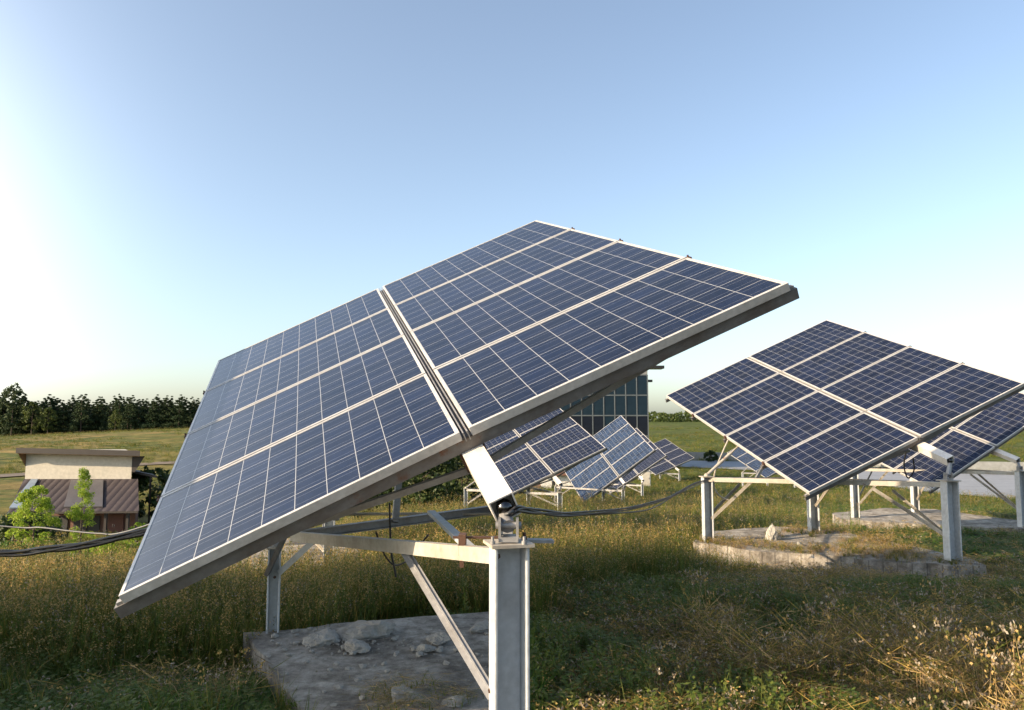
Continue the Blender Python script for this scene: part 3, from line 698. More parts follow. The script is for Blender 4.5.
# far woodland on the right horizon: one mass
def woodland():
    cs, rs = [], []; r = random.Random(5)
    for k in range(900):
        px = r.uniform(560, 1250); Y = r.uniform(330, 372); X = (px - CX) / F * Y
        hgt = 4.2 + 1.6 * noise.noise(Vector((px * .05, 0, 0))) + r.uniform(-.4, .8) - (px > 745) * .6
        z = g(X, Y)
        for q in range(3): cs.append((X + r.uniform(-1, 1), Y, z + hgt * (q + .6) / 3)); rs.append(1.5 - q * .3)
    me = leaf_mesh('woodland', cs, rs, 16, .9, M['decid'], 77, .1, .7); o = bpy.data.objects.new('woodland', me); C.objects.link(o)
    tag(o, 'low distant woodland along the horizon beyond the green field', 'woodland', kind='stuff')
woodland()

# bushes in the dip
def bush(name, px, py, Y, H, R, label, cat, m, size, nc, per, seed, low=.15, grp=None):
    p_ = at(px, py, Y); z = g(p_.x, p_.y)
    return plant(name, (p_.x, p_.y, z), label, cat, roundcrown(name + '_crown', H, R, seed, m, size, nc, per, low), trunk_mesh(name + '_trunk', H * .85, .045, seed, 9, .35), grp, 1, seed)
def slim(name, px, Y, H, R, label, seed):
    r = random.Random(seed); cs, rs = [], []
    for i in range(70):
        t_ = r.uniform(.12, 1); th = r.uniform(0, 2 * PI); d = R * (1 - t_) ** .55 * r.uniform(.2, 1); cs.append((math.cos(th) * d, math.sin(th) * d, H * t_)); rs.append(R * .2 + .02)
    X = (px - CX) / F * Y; z = g(X, Y)
    return plant(name, (X, Y, z), label, 'tree', leaf_mesh(name + '_crown', cs, rs, 90, .055, M['youngleaf'], seed, -.3, .4), trunk_mesh(name + '_trunk', H * .97, .03, seed, 8, .2), None, 1, seed)
bush('young_shrub', 33, 545, 20, 2.2, .62, 'wide bright green shrub before the left end of the tiled house', 'shrub', M['youngleaf'], .055, 90, 85, 41)
slim('young_tree', 88, 21, 2.75, .52, 'slim yellow-green young tree before the tiled roof', 43)
bush('young_shrub', 138, 540, 21, 1.2, .36, 'small yellow-green shrub beside the left edge of the biggest panel', 'shrub', M['youngleaf'], .07, 40, 50, 44)
bush('young_shrub', 112, 552, 18.5, .75, .8, 'low spreading green bush under the slim young tree', 'shrub', M['youngleaf'], .07, 50, 50, 45)
bush('young_shrub', 8, 556, 17.5, .7, .7, 'low bush at the left edge of the photo', 'shrub', M['lush'], .10, 34, 34, 46)
bush('dark_bush', 150, 500, 48, 3.4, 1.9, 'dark green bush right of the tiled house', 'bush', M['darkleaf'], .3, 50, 36, 47)
bush('dark_bush', 20, 520, 30, 1.6, 1.6, 'dark bush below the blue pane of the tiled house', 'bush', M['darkleaf'], .2, 50, 36, 48)
bush('dark_bush', 420, 520, 24, 2.2, 1.5, 'dark leafy bush left of the white tube under the biggest panel', 'bush', M['darkleaf'], .15, 80, 46, 49)
bush('dark_bush', 462, 520, 26, 2.5, 1.5, 'dark leafy bush right behind the near end of the white tube', 'bush', M['darkleaf'], .15, 80, 46, 50)
bush('dark_bush', 372, 520, 27, 1.8, 1.2, 'sparse dark bush seen just under the lower edge of the biggest panel', 'bush', M['darkleaf'], .15, 60, 40, 51)
X = (717 - CX) / F * 83
bush('dark_bush', 711, 470, 84, 1.3, .8, 'lone round bush at the foot of the green field', 'bush', M['darkleaf'], .22, 40, 36, 52)

# ------------------------------------------------------------------ left house
def house():
    Y0 = 45.0; c0 = at(78, 478, Y0); org = Vector((c0.x, Y0, g(c0.x, Y0) - .1)); root = empty('tiled_house', org, 'low house with cream upper wall, dark flat eaves and a tiled lower roof', 'house')
    xL = at(26, 460, Y0).x; xR = at(132, 460, Y0).x; zT = at(78, 452, Y0).z; zB = at(78, 479, Y0).z
    mb = MB(); mb.box(((xL + xR) / 2, Y0 + 2, (zT + zB - 3.3) / 2), (xR - xL, 4, zT - zB + 3.3)); mb.build('upper_wall', M['plaster'], root, org)
    xa = at(17, 450, Y0 - .7).x; xb = at(141, 450, Y0 - .7).x; zr0 = at(17, 453, Y0 - .7).z; zr1 = at(141, 456, Y0 - .7).z
    # flat roof slab, slightly falling to the right, thin edge with a timber soffit
    th = .32; ys = (Y0 - .8, Y0 + 5.2)
    mb = MB(); lo = [(xa, ys[0], zr0), (xb, ys[0], zr1), (xb, ys[1], zr1 - .3), (xa, ys[1], zr0 - .3)]; hi = [(x_, y_, z_ + th) for x_, y_, z_ in lo]
    mb.hexa(lo + hi); rf = mb.build('roof', M['eave'], root, org)
    mb = MB(); mb.hexa([(x_ + (.05 if i in (0, 3) else -.05), y_ + (.05 if i < 2 else -.05), z_ - .03) for i, (x_, y_, z_) in enumerate(lo)] + [(x_ + (.05 if i in (0, 3) else -.05), y_ + (.05 if i < 2 else -.05), z_ - .003) for i, (x_, y_, z_) in enumerate(lo)]); mb.build('soffit', M['soffit'], rf, org)
    mb = MB(); mb.add([(xa, ys[0] + .2, zr0 - .03), (xL - .01, Y0 + .1, zr0 - .03), (xL - .01, Y0 + .1, zr0 - .95), (xa, ys[1], zr0 - .05), (xL - .01, ys[1], zr0 - .95)], [(0, 1, 2), (0, 2, 4, 3)]); mb.build('eave_bracket', M['soffit'], root, org)
    mb = MB(); mb.hexa([(xR + .02, Y0, zr1 - 1.0), (xR + .2, Y0, zr1 - 1.0), (xR + .2, Y0 + 4.5, zr1 - 1.0), (xR + .02, Y0 + 4.5, zr1 - 1.0), (xR + .02, Y0, zr1 - .04), (xb - .1, Y0, zr1 - .04), (xb - .1, Y0 + 4.5, zr1 - .34), (xR + .02, Y0 + 4.5, zr1 - .34)]); mb.build('eave_bracket', M['eave'], root, org)
    # lower tiled roof facing the camera
    Y1 = Y0 - 3.0; e0 = at(8, 512, Y1); e1 = at(139, 511, Y1); t0 = at(24, 479, Y0 - .02); t1 = at(138, 479, Y0 - .02)
    mb = MB(); lo = [e0, e1, t1, t0]; mb.hexa([p_ - Vector((0, 0, .12)) for p_ in lo] + lo); tr = mb.build('tiled_roof', M['tiles'], root, org)
    def on(px, py, k): # point on tiled roof plane at parameter
        return (e0.lerp(e1, px)).lerp(t0.lerp(t1, px), py) + Vector((0, 0, k))
    mb = MB(); q_ = [on(.42, .10, .02), on(.72, .10, .02), on(.70, .93, .02), on(.42, .93, .02)]; mb.hexa(q_ + [p_ + Vector((0, -.03, .07)) for p_ in q_]); mb.build('skylight', M['skylight'], tr, org)
    mb = MB(); q_ = [on(.0, .08, .03), on(.10, .08, .03), on(.13, .95, .03), on(.07, .95, .03)]; mb.hexa(q_ + [p_ + Vector((0, -.03, .07)) for p_ in q_]); mb.build('blue_pane', M['bluepane'], tr, org)
    mb = MB(); mb.bar(e0 + Vector((0, -.06, -.05)), e1 + Vector((0, -.06, -.05)), .1, .1); mb.build('gutter', M['eave'], tr, org)
    # ground floor wall, dark openings, red-brown door
    xr = at(134, 520, Y0 - 1.2).x; zb_ = org.z - .4
    mb = MB(); mb.box(((xL + xr) / 2, Y0 - .9, (e0.z - .05 + zb_) / 2), (xr - xL, .3, e0.z - .05 - zb_)); mb.build('lower_wall', M['brownroof'], root, org)
    for px0, px1 in ((50, 68), (74, 100)):
        a_ = at(px0, 515, Y0 - 1.1); b_ = at(px1, 515, Y0 - 1.1); mb = MB(); mb.box(((a_.x + b_.x) / 2, Y0 - 1.08, a_.z - .55), (b_.x - a_.x, .06, 1.0)); wn = mb.build('window', M['darkgap'], root, org)
        mb = MB(); mb.bar(((a_.x + b_.x) / 2, Y0 - 1.13, a_.z - .05), ((a_.x + b_.x) / 2, Y0 - 1.13, a_.z - 1.05), .06, .04, (0, 1, 0)); mb.build('frame', M['eave'], wn, org)
    a_ = at(109, 514, Y0 - 1.1); b_ = at(124, 514, Y0 - 1.1); mb = MB(); mb.box(((a_.x + b_.x) / 2, Y0 - 1.09, a_.z - .9), (b_.x - a_.x, .08, 1.8)); mb.build('door', M['redwood'], root, org)
    for px in (40, 106, 128):
        a_ = at(px, 513, Y1 + .3); mb = MB(); mb.bar((a_.x, Y1 + .3, zb_), (a_.x, Y1 + .3, e0.z - .05), .14, .14, (0, 1, 0)); mb.build('porch_post', M['eave'], root, org)
    # side lean-to
    a_ = at(131, 472, Y0 + .5); b_ = at(160, 478, Y0 + .5)
    mb = MB(); mb.hexa([a_, b_, b_ + Vector((0, 3, 0)), a_ + Vector((0, 3, 0))] + [a_ + Vector((0, 0, .14)), b_ + Vector((0, 0, .14)), b_ + Vector((0, 3, .14)), a_ + Vector((0, 3, .14))]); mb.build('lean_to_roof', M['eave'], root, org)
    for px in (142, 156):
        c_ = at(px, 478, Y0 + .7); mb = MB(); mb.bar((c_.x, Y0 + .7, zb_), (c_.x, Y0 + .7, c_.z + .05), .1, .1, (0, 1, 0)); mb.build('lean_to_post', M['eave'], root, org)
    for o in list(root.children) + [c_ for k_ in root.children for c_ in k_.children]:   # the side walls run back at a slant
        for v in o.data.vertices:
            if v.co.y > .2: v.co.x -= .66 * (v.co.y - .2)
house()
def cottage():
    Y0 = 46; a = at(541, 500, Y0); b = at(573, 500, Y0); org = Vector((a.x, Y0, g(a.x, Y0))); root = empty('cottage', org, 'small white building with a brown lean-to roof glimpsed behind the posts', 'building')
    zt = at(550, 475, Y0).z; mb = MB(); mb.box(((a.x + b.x) / 2, Y0 + 2, (zt + org.z - .5) / 2), (b.x - a.x, 4, zt - org.z + .5)); mb.build('wall', M['whiteplaster'], root, org)
    mb = MB(); mb.box(((a.x + b.x) / 2, Y0 + 1.9, zt + .1), (b.x - a.x + .5, 4.6, .2)); mb.build('roof', M['brownroof'], root, org)
    c = at(556, 487, Y0 - .03); mb = MB(); mb.box(c, (.5, .06, .7)); wn = mb.build('window', M['darkgap'], root, org); mb = MB(); mb.bar(c + Vector((0, -.05, -.35)), c + Vector((0, -.05, .35)), .05, .04, (0, 1, 0)); mb.build('frame', M['whiteplaster'], wn, org)
    e0 = at(505, 503, Y0 - 4); e1 = at(541, 503, Y0 - 4); t0 = at(510, 486, Y0 + .5); t1 = at(540.6, 486, Y0 + .5)
    mb = MB(); mb.hexa([e0, e1, t1, t0] + [p_ + Vector((0, 0, .12)) for p_ in (e0, e1, t1, t0)]); mb.build('lean_to_roof', M['brownroof'], root, org)
    mb = MB(); mb.box(((e0.x + e1.x) / 2, Y0 - 2.6, (e0.z + org.z - .8) / 2 + .02), (e1.x - e0.x - .3, 2.4, e0.z - org.z + .5)); mb.build('shed_wall', M['redwood'], root, org)
cottage()
# white equipment cabinet near the far arrays
def cabinet():
    a = at(646, 489, 50); z = g(a.x, a.y); root = empty('equipment_cabinet', (a.x, a.y, z), 'white cabinet under the farthest arrays', 'cabinet'); root.scale = (.6, .6, .65)
    mb = MB(); mb.box((0, 0, .75), (.95, .6, 1.5)); b_ = mb.build('body', M['whiteplaster'], root, None, .01)
    mb = MB(); mb.box((0, -.32, .78), (.8, .03, 1.3)); d = mb.build('door', M['plaster'], root); mb = MB(); mb.box((.3, -.35, .8), (.03, .03, .14)); mb.build('handle', M['dark'], d)
    mb = MB(); mb.box((0, 0, 1.53), (1.1, .75, .05)); mb.build('lid', M['galv'], root)
cabinet()

# ------------------------------------------------------------------ facade building
def facade():
    Y0 = 70.0; xr = at(648, 420, Y0).x; cw = 1.045; rh = 1.92; cols, rows = 13, 5
    ztop = at(600, 375, Y0).z; xl = xr - cols * cw; z0 = g(xr - 5, Y0) - .6; org = Vector((xr, Y0, z0 + .6))
    root = empty('glazed_building', org, 'tall building clad in dark blue glass panels behind the small arrays', 'building')
    mb = MB(); mb.box(((xl + xr) / 2, Y0 + 6, (ztop + z0) / 2), (xr - xl - .1, 11.8, ztop - z0)); mb.build('wall', M['wallgrey'], root, org)
    me = None; r = random.Random(3)
    mes = []
    for mm in (M['facade'], M['facade2']):
        mb = MB(); mb.box((0, 0, 0), (cw - .10, .08, rh - .12)); ob = mb.build('facade_panel', mm, root); mes.append(ob)
    first = [True, True]
    for i in range(cols):
        for j in range(rows):
            k = 1 if (j >= 2 and r.random() < .8) or r.random() < .12 else 0
            ob = mes[k] if first[k] else mes[k].copy()
            if not first[k]: C.objects.link(ob); ob.parent = root
            first[k] = False
            ob.location = (xl + (i + .5) * cw - org.x, -.02 + r.uniform(-.01, .01), ztop - (j + .5) * rh - org.z)
            ob.rotation_euler = (r.uniform(-.006, .006), 0, r.uniform(-.006, .006))
    mb = MB()
    for i in range(cols + 1): mb.box((xl + i * cw, Y0 - .07, (ztop + ztop - rows * rh) / 2), (.09, .07, rows * rh))
    for j in range(rows + 1): mb.box(((xl + xr) / 2, Y0 - .075, ztop - j * rh), (cols * cw, .07, .10))
    mb.build('mullion_grid', M['mullion'], root, org)
    mb = MB(); mb.box(((xl + xr) / 2, Y0 + 6, ztop + .25), (xr - xl + .05, 12, .42)); mb.build('parapet', M['wallgrey'], root, org)
    mb = MB(); mb.box((xr + .4, Y0 + .6, ztop + .75), (2.4, 1.6, .28)); mb.box((xr + .25, Y0 + .3, ztop - .55), (.5, .5, .22)); mb.build('roof_bracket', M['dark'], root, org)
facade()

# ------------------------------------------------------------------ road and boundary wall
def strip(name, near, far, off, m):
    mb = MB(); k = len(near); V = []; Fs = []
    for i in range(k):
        for j in range(5):
            p_ = Vector(near[i]).lerp(Vector(far[i]), j / 4); V.append((p_.x, p_.y, g(p_.x, p_.y) + off))
    Fs = [(i * 5 + j, (i + 1) * 5 + j, (i + 1) * 5 + j + 1, i * 5 + j + 1) for i in range(k - 1) for j in range(4)]
    mb.add(V, Fs, 0, True); return mb.build(name, m)
nr = [(x_, 27 + (46 - x_) * (46 - x_) * .0135 + 0) for x_ in np.linspace(46, 7, 50)]
def gp(px, py):                               # ground point under a photo pixel
    y0, y1 = 2., 600.
    for _ in range(60):
        m_ = (y0 + y1) / 2; p_ = at(px, py, m_)
        if p_.z > g(p_.x, p_.y): y0 = m_
        else: y1 = m_
    return (p_.x, p_.y)
ne = spline([(*gp(px, py), 0) for px, py in ((1400, 520), (1150, 507), (1024, 501), (940, 494), (860, 484), (780, 473), (700, 468), (640, 466), (560, 466))], 8)
fa = spline([(*gp(px, py), 0) for px, py in ((1400, 482), (1150, 477), (1024, 474), (940, 472), (860, 467), (780, 463), (700, 461), (640, 460), (560, 460))], 8)
rd = strip('road', [p_.to_2d() for p_ in ne], [p_.to_2d() for p_ in fa], .05, M['asphalt']); tag(rd, kind='structure')
mb = MB()
for a, b in zip(fa[:-1], fa[1:]):
    a2 = Vector((a.x * 1.02, a.y * 1.02)); b2 = Vector((b.x * 1.02, b.y * 1.02))
    za, zb = g(*a2), g(*b2); n2 = (b2 - a2).orthogonal().normalized() * .12; h_ = .95
    mb.hexa([(a2.x - n2.x, a2.y - n2.y, za - .3), (b2.x - n2.x, b2.y - n2.y, zb - .3), (b2.x + n2.x, b2.y + n2.y, zb - .3), (a2.x + n2.x, a2.y + n2.y, za - .3),
             (a2.x - n2.x, a2.y - n2.y, za + h_), (b2.x - n2.x, b2.y - n2.y, zb + h_), (b2.x + n2.x, b2.y + n2.y, zb + h_), (a2.x + n2.x, a2.y + n2.y, za + h_)])
tag(mb.build('boundary_wall', M['wallgrey']), 'long low grey wall along the far side of the road', 'wall')
ta = spline([(*gp(px, py), 0) for px, py in ((-160, 484), (-40, 480), (10, 477.5), (60, 473), (110, 468.5), (150, 465.5), (190, 463.5), (230, 462))], 8)
tb_ = spline([(*gp(px, py), 0) for px, py in ((-160, 480), (-40, 477), (10, 474.5), (60, 470.5), (110, 466.5), (150, 463), (190, 461), (230, 460))], 8)
tk = strip('dirt_track', [p_.to_2d() for p_ in ta], [p_.to_2d() for p_ in tb_], .10, M['dirt']); tag(tk, kind='structure')
# low kerb wall by the shrubs on the left
mb = MB(); a = at(40, 548, 16.5); b = at(112, 541, 18); za, zb = g(a.x, a.y), g(b.x, b.y); mb.bar((a.x, a.y, za + .1), (b.x, b.y, zb + .12), .25, .3); tag(mb.build('low_wall', M['concrete'], None), 'short low concrete wall among the shrubs at the left', 'wall')

# ------------------------------------------------------------------ grass and weeds (instances on one point set per cover)
def blade(mbV, mbF, mbM, base, th, h, wd, bend, mi, rs, segs=3):
    d = np.array([math.cos(th), math.sin(th), 0]); s = np.array([-math.sin(th), math.cos(th), 0]); o = len(mbV)
    for i in range(segs + 1):
        t_ = i / segs; p = np.array(base) + d * bend * t_ * t_ * h + np.array([0, 0, h * t_ * (1 - .25 * bend * t_)]); w_ = wd * (1 - t_) ** .7 * .5
        if i == segs: mbV.append(tuple(p))
        else: mbV.append(tuple(p - s * w_)); mbV.append(tuple(p + s * w_))
    for i in range(segs - 1): mbF.append((o + 2 * i, o + 2 * i + 1, o + 2 * i + 3, o + 2 * i + 2)); mbM.append(mi)
    k = o + 2 * (segs - 1); mbF.append((k, k + 1, k + 2)); mbM.append(mi)
def leafq(V, Fc, Mi, p, t, s, ln, wd, mi):
    o = len(V); p = np.array(p); t = np.array(t) / (np.linalg.norm(t) + 1e-9); s = np.cross(t, s); s = s / (np.linalg.norm(s) + 1e-9)
    V += [tuple(p), tuple(p + t * ln * .5 + s * wd), tuple(p + t * ln), tuple(p + t * ln * .5 - s * wd)]; Fc.append((o, o + 1, o + 2, o + 3)); Mi.append(mi)
def template(kind, seed):
    r = random.Random(seed); V, Fc, Mi = [], [], []
    if kind in ('short', 'lush'):
        mats = [M['green'] if kind == 'short' else M['lush'], M['gold']]
        for i in range(26): blade(V, Fc, Mi, (r.gauss(0, .05), r.gauss(0, .05), -.01), r.uniform(0, 7), r.uniform(.5, 1.05), .028, r.uniform(.1, .9), 1 if r.random() < (.3 if kind == 'short' else .08) else 0, None)
    elif kind == 'tall':
        mats = [M['green'], M['gold'], M['seed']]
        for i in range(30): blade(V, Fc, Mi, (r.gauss(0, .09), r.gauss(0, .09), -.01), r.uniform(0, 7), r.uniform(.3, .95), .012, r.uniform(.05, .5), 1 if r.random() < .12 else 0, None)
        for i in range(4):
            th = r.uniform(0, 7); h = r.uniform(.75, 1.1); x, y = r.gauss(0, .08), r.gauss(0, .08); be = r.uniform(.05, .3)
            blade(V, Fc, Mi, (x, y, 0), th, h, .007, be, 1, None)
            tip = np.array([x + math.cos(th) * be * h, y + math.sin(th) * be * h, h * (1 - .25 * be)])
            for q in range(8): leafq(V, Fc, Mi, tip + np.array([r.gauss(0, .008), r.gauss(0, .008), -.02 * q]), (r.gauss(0, .5), r.gauss(0, .5), 1), (r.random(), r.random(), 0), .04, .005, 2)
    elif kind == 'weed':
        mats = [M['weed'], M['gold'], M['seed'], M['puff']]
        for i in range(5):
            x, y = r.gauss(0, .07), r.gauss(0, .07); th = r.uniform(0, 7); h = r.uniform(.6, 1.05); be = r.uniform(0, .2)
            blade(V, Fc, Mi, (x, y, 0), th, h, .008, be, 0, None)
            for q in range(15):
                t_ = r.uniform(.1, 1); p = np.array([x + math.cos(th) * be * h * t_ * t_, y + math.sin(th) * be * h * t_ * t_, h * t_ * (1 - .25 * be * t_)])
                a_ = r.uniform(0, 7); leafq(V, Fc, Mi, p, (math.cos(a_), math.sin(a_), r.uniform(.1, 1.1)), (0, 0, 1), r.uniform(.04, .1) * (1.25 - t_), .009, 0)
            for q in range(9):
                a_ = r.uniform(0, 7); p = np.array([x + math.cos(th) * be * h, y + math.sin(th) * be * h, h * (1 - .25 * be)]) + np.array([math.cos(a_) * .03, math.sin(a_) * .03, r.uniform(-.12, .02)])
                leafq(V, Fc, Mi, p, (math.cos(a_), math.sin(a_), 1), (0, 0, 1), .022, .009, 3 if i == 0 else 2)
    elif kind == 'hay':
        mats = [M['straw'], M['gold'], M['puff'], M['green']]
        for i in range(30):
            th = r.uniform(0, 7); x, y = r.gauss(0, .35), r.gauss(0, .35); z = r.uniform(0, .55); up = r.uniform(-.15, .5); ln = r.uniform(.25, .9)
            leafq(V, Fc, Mi, (x, y, z), (math.cos(th), math.sin(th), up), (0, 0, 1) if i % 2 else (r.random(), r.random(), 0), ln, .007, 0 if r.random() < .6 else 1)
        for i in range(5):
            x, y, z = r.gauss(0, .35), r.gauss(0, .35), r.uniform(.2, .8)
            for q in range(3): leafq(V, Fc, Mi, (x, y, z), (r.gauss(0, 1), r.gauss(0, 1), r.gauss(0, 1)), (r.random(), 1, 0), .05, .016, 2)
        for i in range(8): blade(V, Fc, Mi, (r.gauss(0, .3), r.gauss(0, .3), 0), r.uniform(0, 7), r.uniform(.3, .7), .03, .5, 3, None)
    elif kind == 'dry':
        mats = [M['straw'], M['seed'], M['puff']]
        for i in range(12):
            x, y = r.gauss(0, .1), r.gauss(0, .1); th = r.uniform(0, 7); h = r.uniform(.5, 1.05); be = r.uniform(.1, .9)
            blade(V, Fc, Mi, (x, y, 0), th, h, .016, be, 0, None)
            tip = np.array([x + math.cos(th) * be * h, y + math.sin(th) * be * h, h * (1 - .25 * be)])
            for q in range(6): leafq(V, Fc, Mi, tip + np.array([r.gauss(0, .02), r.gauss(0, .02), r.gauss(0, .03)]), (r.gauss(0, 1), r.gauss(0, 1), r.gauss(.3, 1)), (1, r.random(), 0), .06, .018, 2 if i % 3 == 0 else 1)
    elif kind == 'broad':
        mats = [M['lush'], M['weed'], M['gold']]
        for i in range(16):
            th = r.uniform(0, 7); d = np.array([math.cos(th), math.sin(th), r.uniform(.25, 1.6)]); p = np.array([r.gauss(0, .02), r.gauss(0, .02), 0.])
            ln = r.uniform(.25, .6); leafq(V, Fc, Mi, p, d, (0, 0, 1), ln, r.uniform(.03, .07), 0 if r.random() < .5 else (1 if r.random() < .8 else 2))
        for i in range(2):
            th = r.uniform(0, 7); blade(V, Fc, Mi, (0, 0, 0), th, r.uniform(.9, 1.5), .016, .2, 1, None)
            for q in range(8): leafq(V, Fc, Mi, (math.cos(th) * .1, math.sin(th) * .1, .3 + q * .1), (r.gauss(0, 1), r.gauss(0, 1), .6), (0, 0, 1), .22 * (1.1 - q * .1), .03, 1)
    me = bpy.data.meshes.new(kind); me.from_pydata(V, [], Fc); [me.materials.append(m_) for m_ in mats]
    me.polygons.foreach_set('material_index', Mi); return bpy.data.objects.new(kind + '_tuft', me)

def cover(name, label, kinds, pts, scl, idx, cat):
    if name != 'slab_overgrowth':
        mk = inpoly(pts[:, 0], pts[:, 1], FRONT2); scl[mk, 2] *= .62
    col = bpy.data.collections.new(name + '_tufts')
    for k in kinds: col.objects.link(k)
    n = len(pts); me = bpy.data.meshes.new(name); me.from_pydata(pts.tolist(), [], [])
    at_ = me.attributes.new('scl', 'FLOAT_VECTOR', 'POINT'); at_.data.foreach_set('vector', scl.astype(np.float32).ravel())
    rot = np.stack([rng.normal(0, .09, n), rng.normal(0, .09, n), rng.uniform(0, 6.28, n)], 1)
    at_ = me.attributes.new('rot', 'FLOAT_VECTOR', 'POINT'); at_.data.foreach_set('vector', rot.astype(np.float32).ravel())
    at_ = me.attributes.new('idx', 'INT', 'POINT'); at_.data.foreach_set('value', idx.astype(np.int32))
    o = bpy.data.objects.new(name, me); C.objects.link(o)
    ng = bpy.data.node_groups.new(name, 'GeometryNodeTree')
    ng.interface.new_socket('Geometry', in_out='INPUT', socket_type='NodeSocketGeometry'); ng.interface.new_socket('Geometry', in_out='OUTPUT', socket_type='NodeSocketGeometry')
    gi = ng.nodes.new('NodeGroupInput'); go = ng.nodes.new('NodeGroupOutput'); ip = ng.nodes.new('GeometryNodeInstanceOnPoints')
    ci = ng.nodes.new('GeometryNodeCollectionInfo'); ci.inputs['Collection'].default_value = col; ci.inputs['Separate Children'].default_value = True; ci.inputs['Reset Children'].default_value = True
    def na(nm, ty): q = ng.nodes.new('GeometryNodeInputNamedAttribute'); q.data_type = ty; q.inputs[0].default_value = nm; return q.outputs[0]
    ng.links.new(gi.outputs[0], ip.inputs['Points']); ng.links.new(ci.outputs[0], ip.inputs['Instance']); ip.inputs['Pick Instance'].default_value = True
    ng.links.new(na('idx', 'INT'), ip.inputs['Instance Index']); ng.links.new(na('rot', 'FLOAT_VECTOR'), ip.inputs['Rotation']); ng.links.new(na('scl', 'FLOAT_VECTOR'), ip.inputs['Scale'])
    ng.links.new(ip.outputs[0], go.inputs[0])
    md = o.modifiers.new('scatter', 'NODES'); md.node_group = ng
    return tag(o, label, cat, kind='stuff')

def inpoly(x, y, poly):
    ins = np.zeros(len(x), bool); k = len(poly)
    for i in range(k):
        x0, y0 = poly[i]; x1, y1 = poly[(i + 1) % k]
        c = ((y0 > y) != (y1 > y)) & (x < (x1 - x0) * (y - y0) / (y1 - y0 + 1e-12) + x0); ins ^= c
    return ins
FRONT2 = [(1.9, 10.6), (2.3, 9.0), (3.6, 8.0), (5.6, 7.6), (6.2, 8.9), (4.3, 10.2), (3.1, 11)]
POLYS = [S1, S2, [(2.3, 10.6), (2.9, 9.9), (4.0, 9.3), (5.2, 8.7), (5.7, 8.9), (4.3, 9.8), (3.1, 10.4)]]
for P_, r_ in ((P3, ((-2.5, 1.6), (-1.9, .9), (0, -.9), (.8, -.7), (.9, 2.3), (0, 2.9), (-2, 2.5))), (P9, ((-2.3, 1.4), (-1.7, 1.0), (0, -.8), (.5, -.6), (.6, 2.3), (0, 2.7), (-2, 2.4)))):
    POLYS.append([((P_.T + P_.h * a_ + P_.f * b_).x, (P_.T + P_.h * a_ + P_.f * b_).y) for a_, b_ in r_])
ROADP = [(p_.x, p_.y) for p_ in ne] + [(p_.x, p_.y) for p_ in reversed(fa)]
HOUSE = [tuple(at(px, 500, Y_).to_2d()) for px, Y_ in ((0, 42), (165, 42), (165, 51), (0, 51))]
def field(n, y0, y1, pw=1.0, wide=.76):
    t_ = rng.uniform(0, 1, n); y = (y0 ** pw + t_ * (y1 ** pw - y0 ** pw)) ** (1 / pw); x = rng.uniform(-wide, wide, n) * (y + .6)
    ok = np.ones(n, bool)
    for q in POLYS + [ROADP, HOUSE]: ok &= ~inpoly(x, y, q)
    return x[ok], y[ok]
def vnoise(x, y, s): return (np.sin(x * s + 1.3 * np.sin(y * s * .7 + 2)) + np.sin(y * s * 1.2 + 1.7 * np.sin(x * s * .8 + 5)) + .5 * np.sin((x + y) * s * 2.3)) / 2.5
def tallness(x, y):
    nz = vnoise(x, y, 1.7)
    left = sm(4.5, 5.7, y + .4 * nz) * (x < -1.2)
    mid = sm(5.9, 6.3, y + .2 * nz) * (x >= -1.2) * (x < .35)
    rgt = sm(0, .9, y - (6.3 + x * .95) + .4 * nz) * (x >= .35)
    t_ = np.maximum(np.maximum(left, mid), rgt)
    right_cut = 1 - sm(-.2, .5, (x / np.maximum(y, 1)) - .33 + .03 * nz)
    behind = sm(.27, .40, x / np.maximum(y, 1)) 
    return t_ * (1 - .75 * behind)
def put(n, y0, y1, pw, sel, hfun, wfun, idxn, wide=.86):
    n = int(n * 1.14)
    x, y = field(n, y0, y1, pw, wide); k = sel(x, y); x, y = x[k], y[k]; z = gz(x, y)
    h = hfun(x, y); w_ = wfun(x, y, h); return np.stack([x, y, z], 1), np.stack([w_, w_, h], 1), rng.integers(0, idxn, len(x))
U = lambda x, a=.7, b=1.3: rng.uniform(a, b, len(x))
# meadow of tall grass and weeds
kt = [template('tall', 1), template('tall', 2), template('tall', 3), template('weed', 4), template('weed', 5), template('weed', 6)]
A = put(17000, 4.3, 12, 1.3, lambda x, y: rng.uniform(0, 1, len(x)) < tallness(x, y), lambda x, y: (.14 + .36 * tallness(x, y)) * U(x, .5, 1.2), lambda x, y, h: .55 * U(x) + h * .3, 6)
B = put(17000, 12, 30, 1.2, lambda x, y: rng.uniform(0, 1, len(x)) < tallness(x, y), lambda x, y: (.18 + .24 * tallness(x, y)) * U(x, .5, 1.15), lambda x, y, h: .9 * U(x) + h * .3, 6)
D = put(9000, 30, 75, 1.1, lambda x, y: (x / y > -.62), lambda x, y: .35 * U(x, .4, 1.2), lambda x, y, h: 2.0 * U(x), 6)
W_ = put(4400, 5.0, 22, 1.2, lambda x, y: (rng.uniform(0, 1, len(x)) < tallness(x, y)) & (vnoise(x, y, 1.3) > .0), lambda x, y: .72 * U(x, .75, 1.25), lambda x, y, h: .55 * U(x), 3)
W_ = (W_[0], W_[1], W_[2] + 3)
E_ = put(16000, 75, 245, 1.0, lambda x, y: vnoise(x, y, .09) + .5 * vnoise(y, x, .23) > -.25, lambda x, y: .55 * U(x, .3, 1.5), lambda x, y, h: 2.6 * U(x, .5, 1.5), 6)
pts, scl, idx = (np.concatenate(q) for q in zip(A, B, D, E_, W_))
cover('meadow_grass', 'tall seeding meadow grass and weeds, green below and golden on top', kt, pts, scl, idx, 'grass')
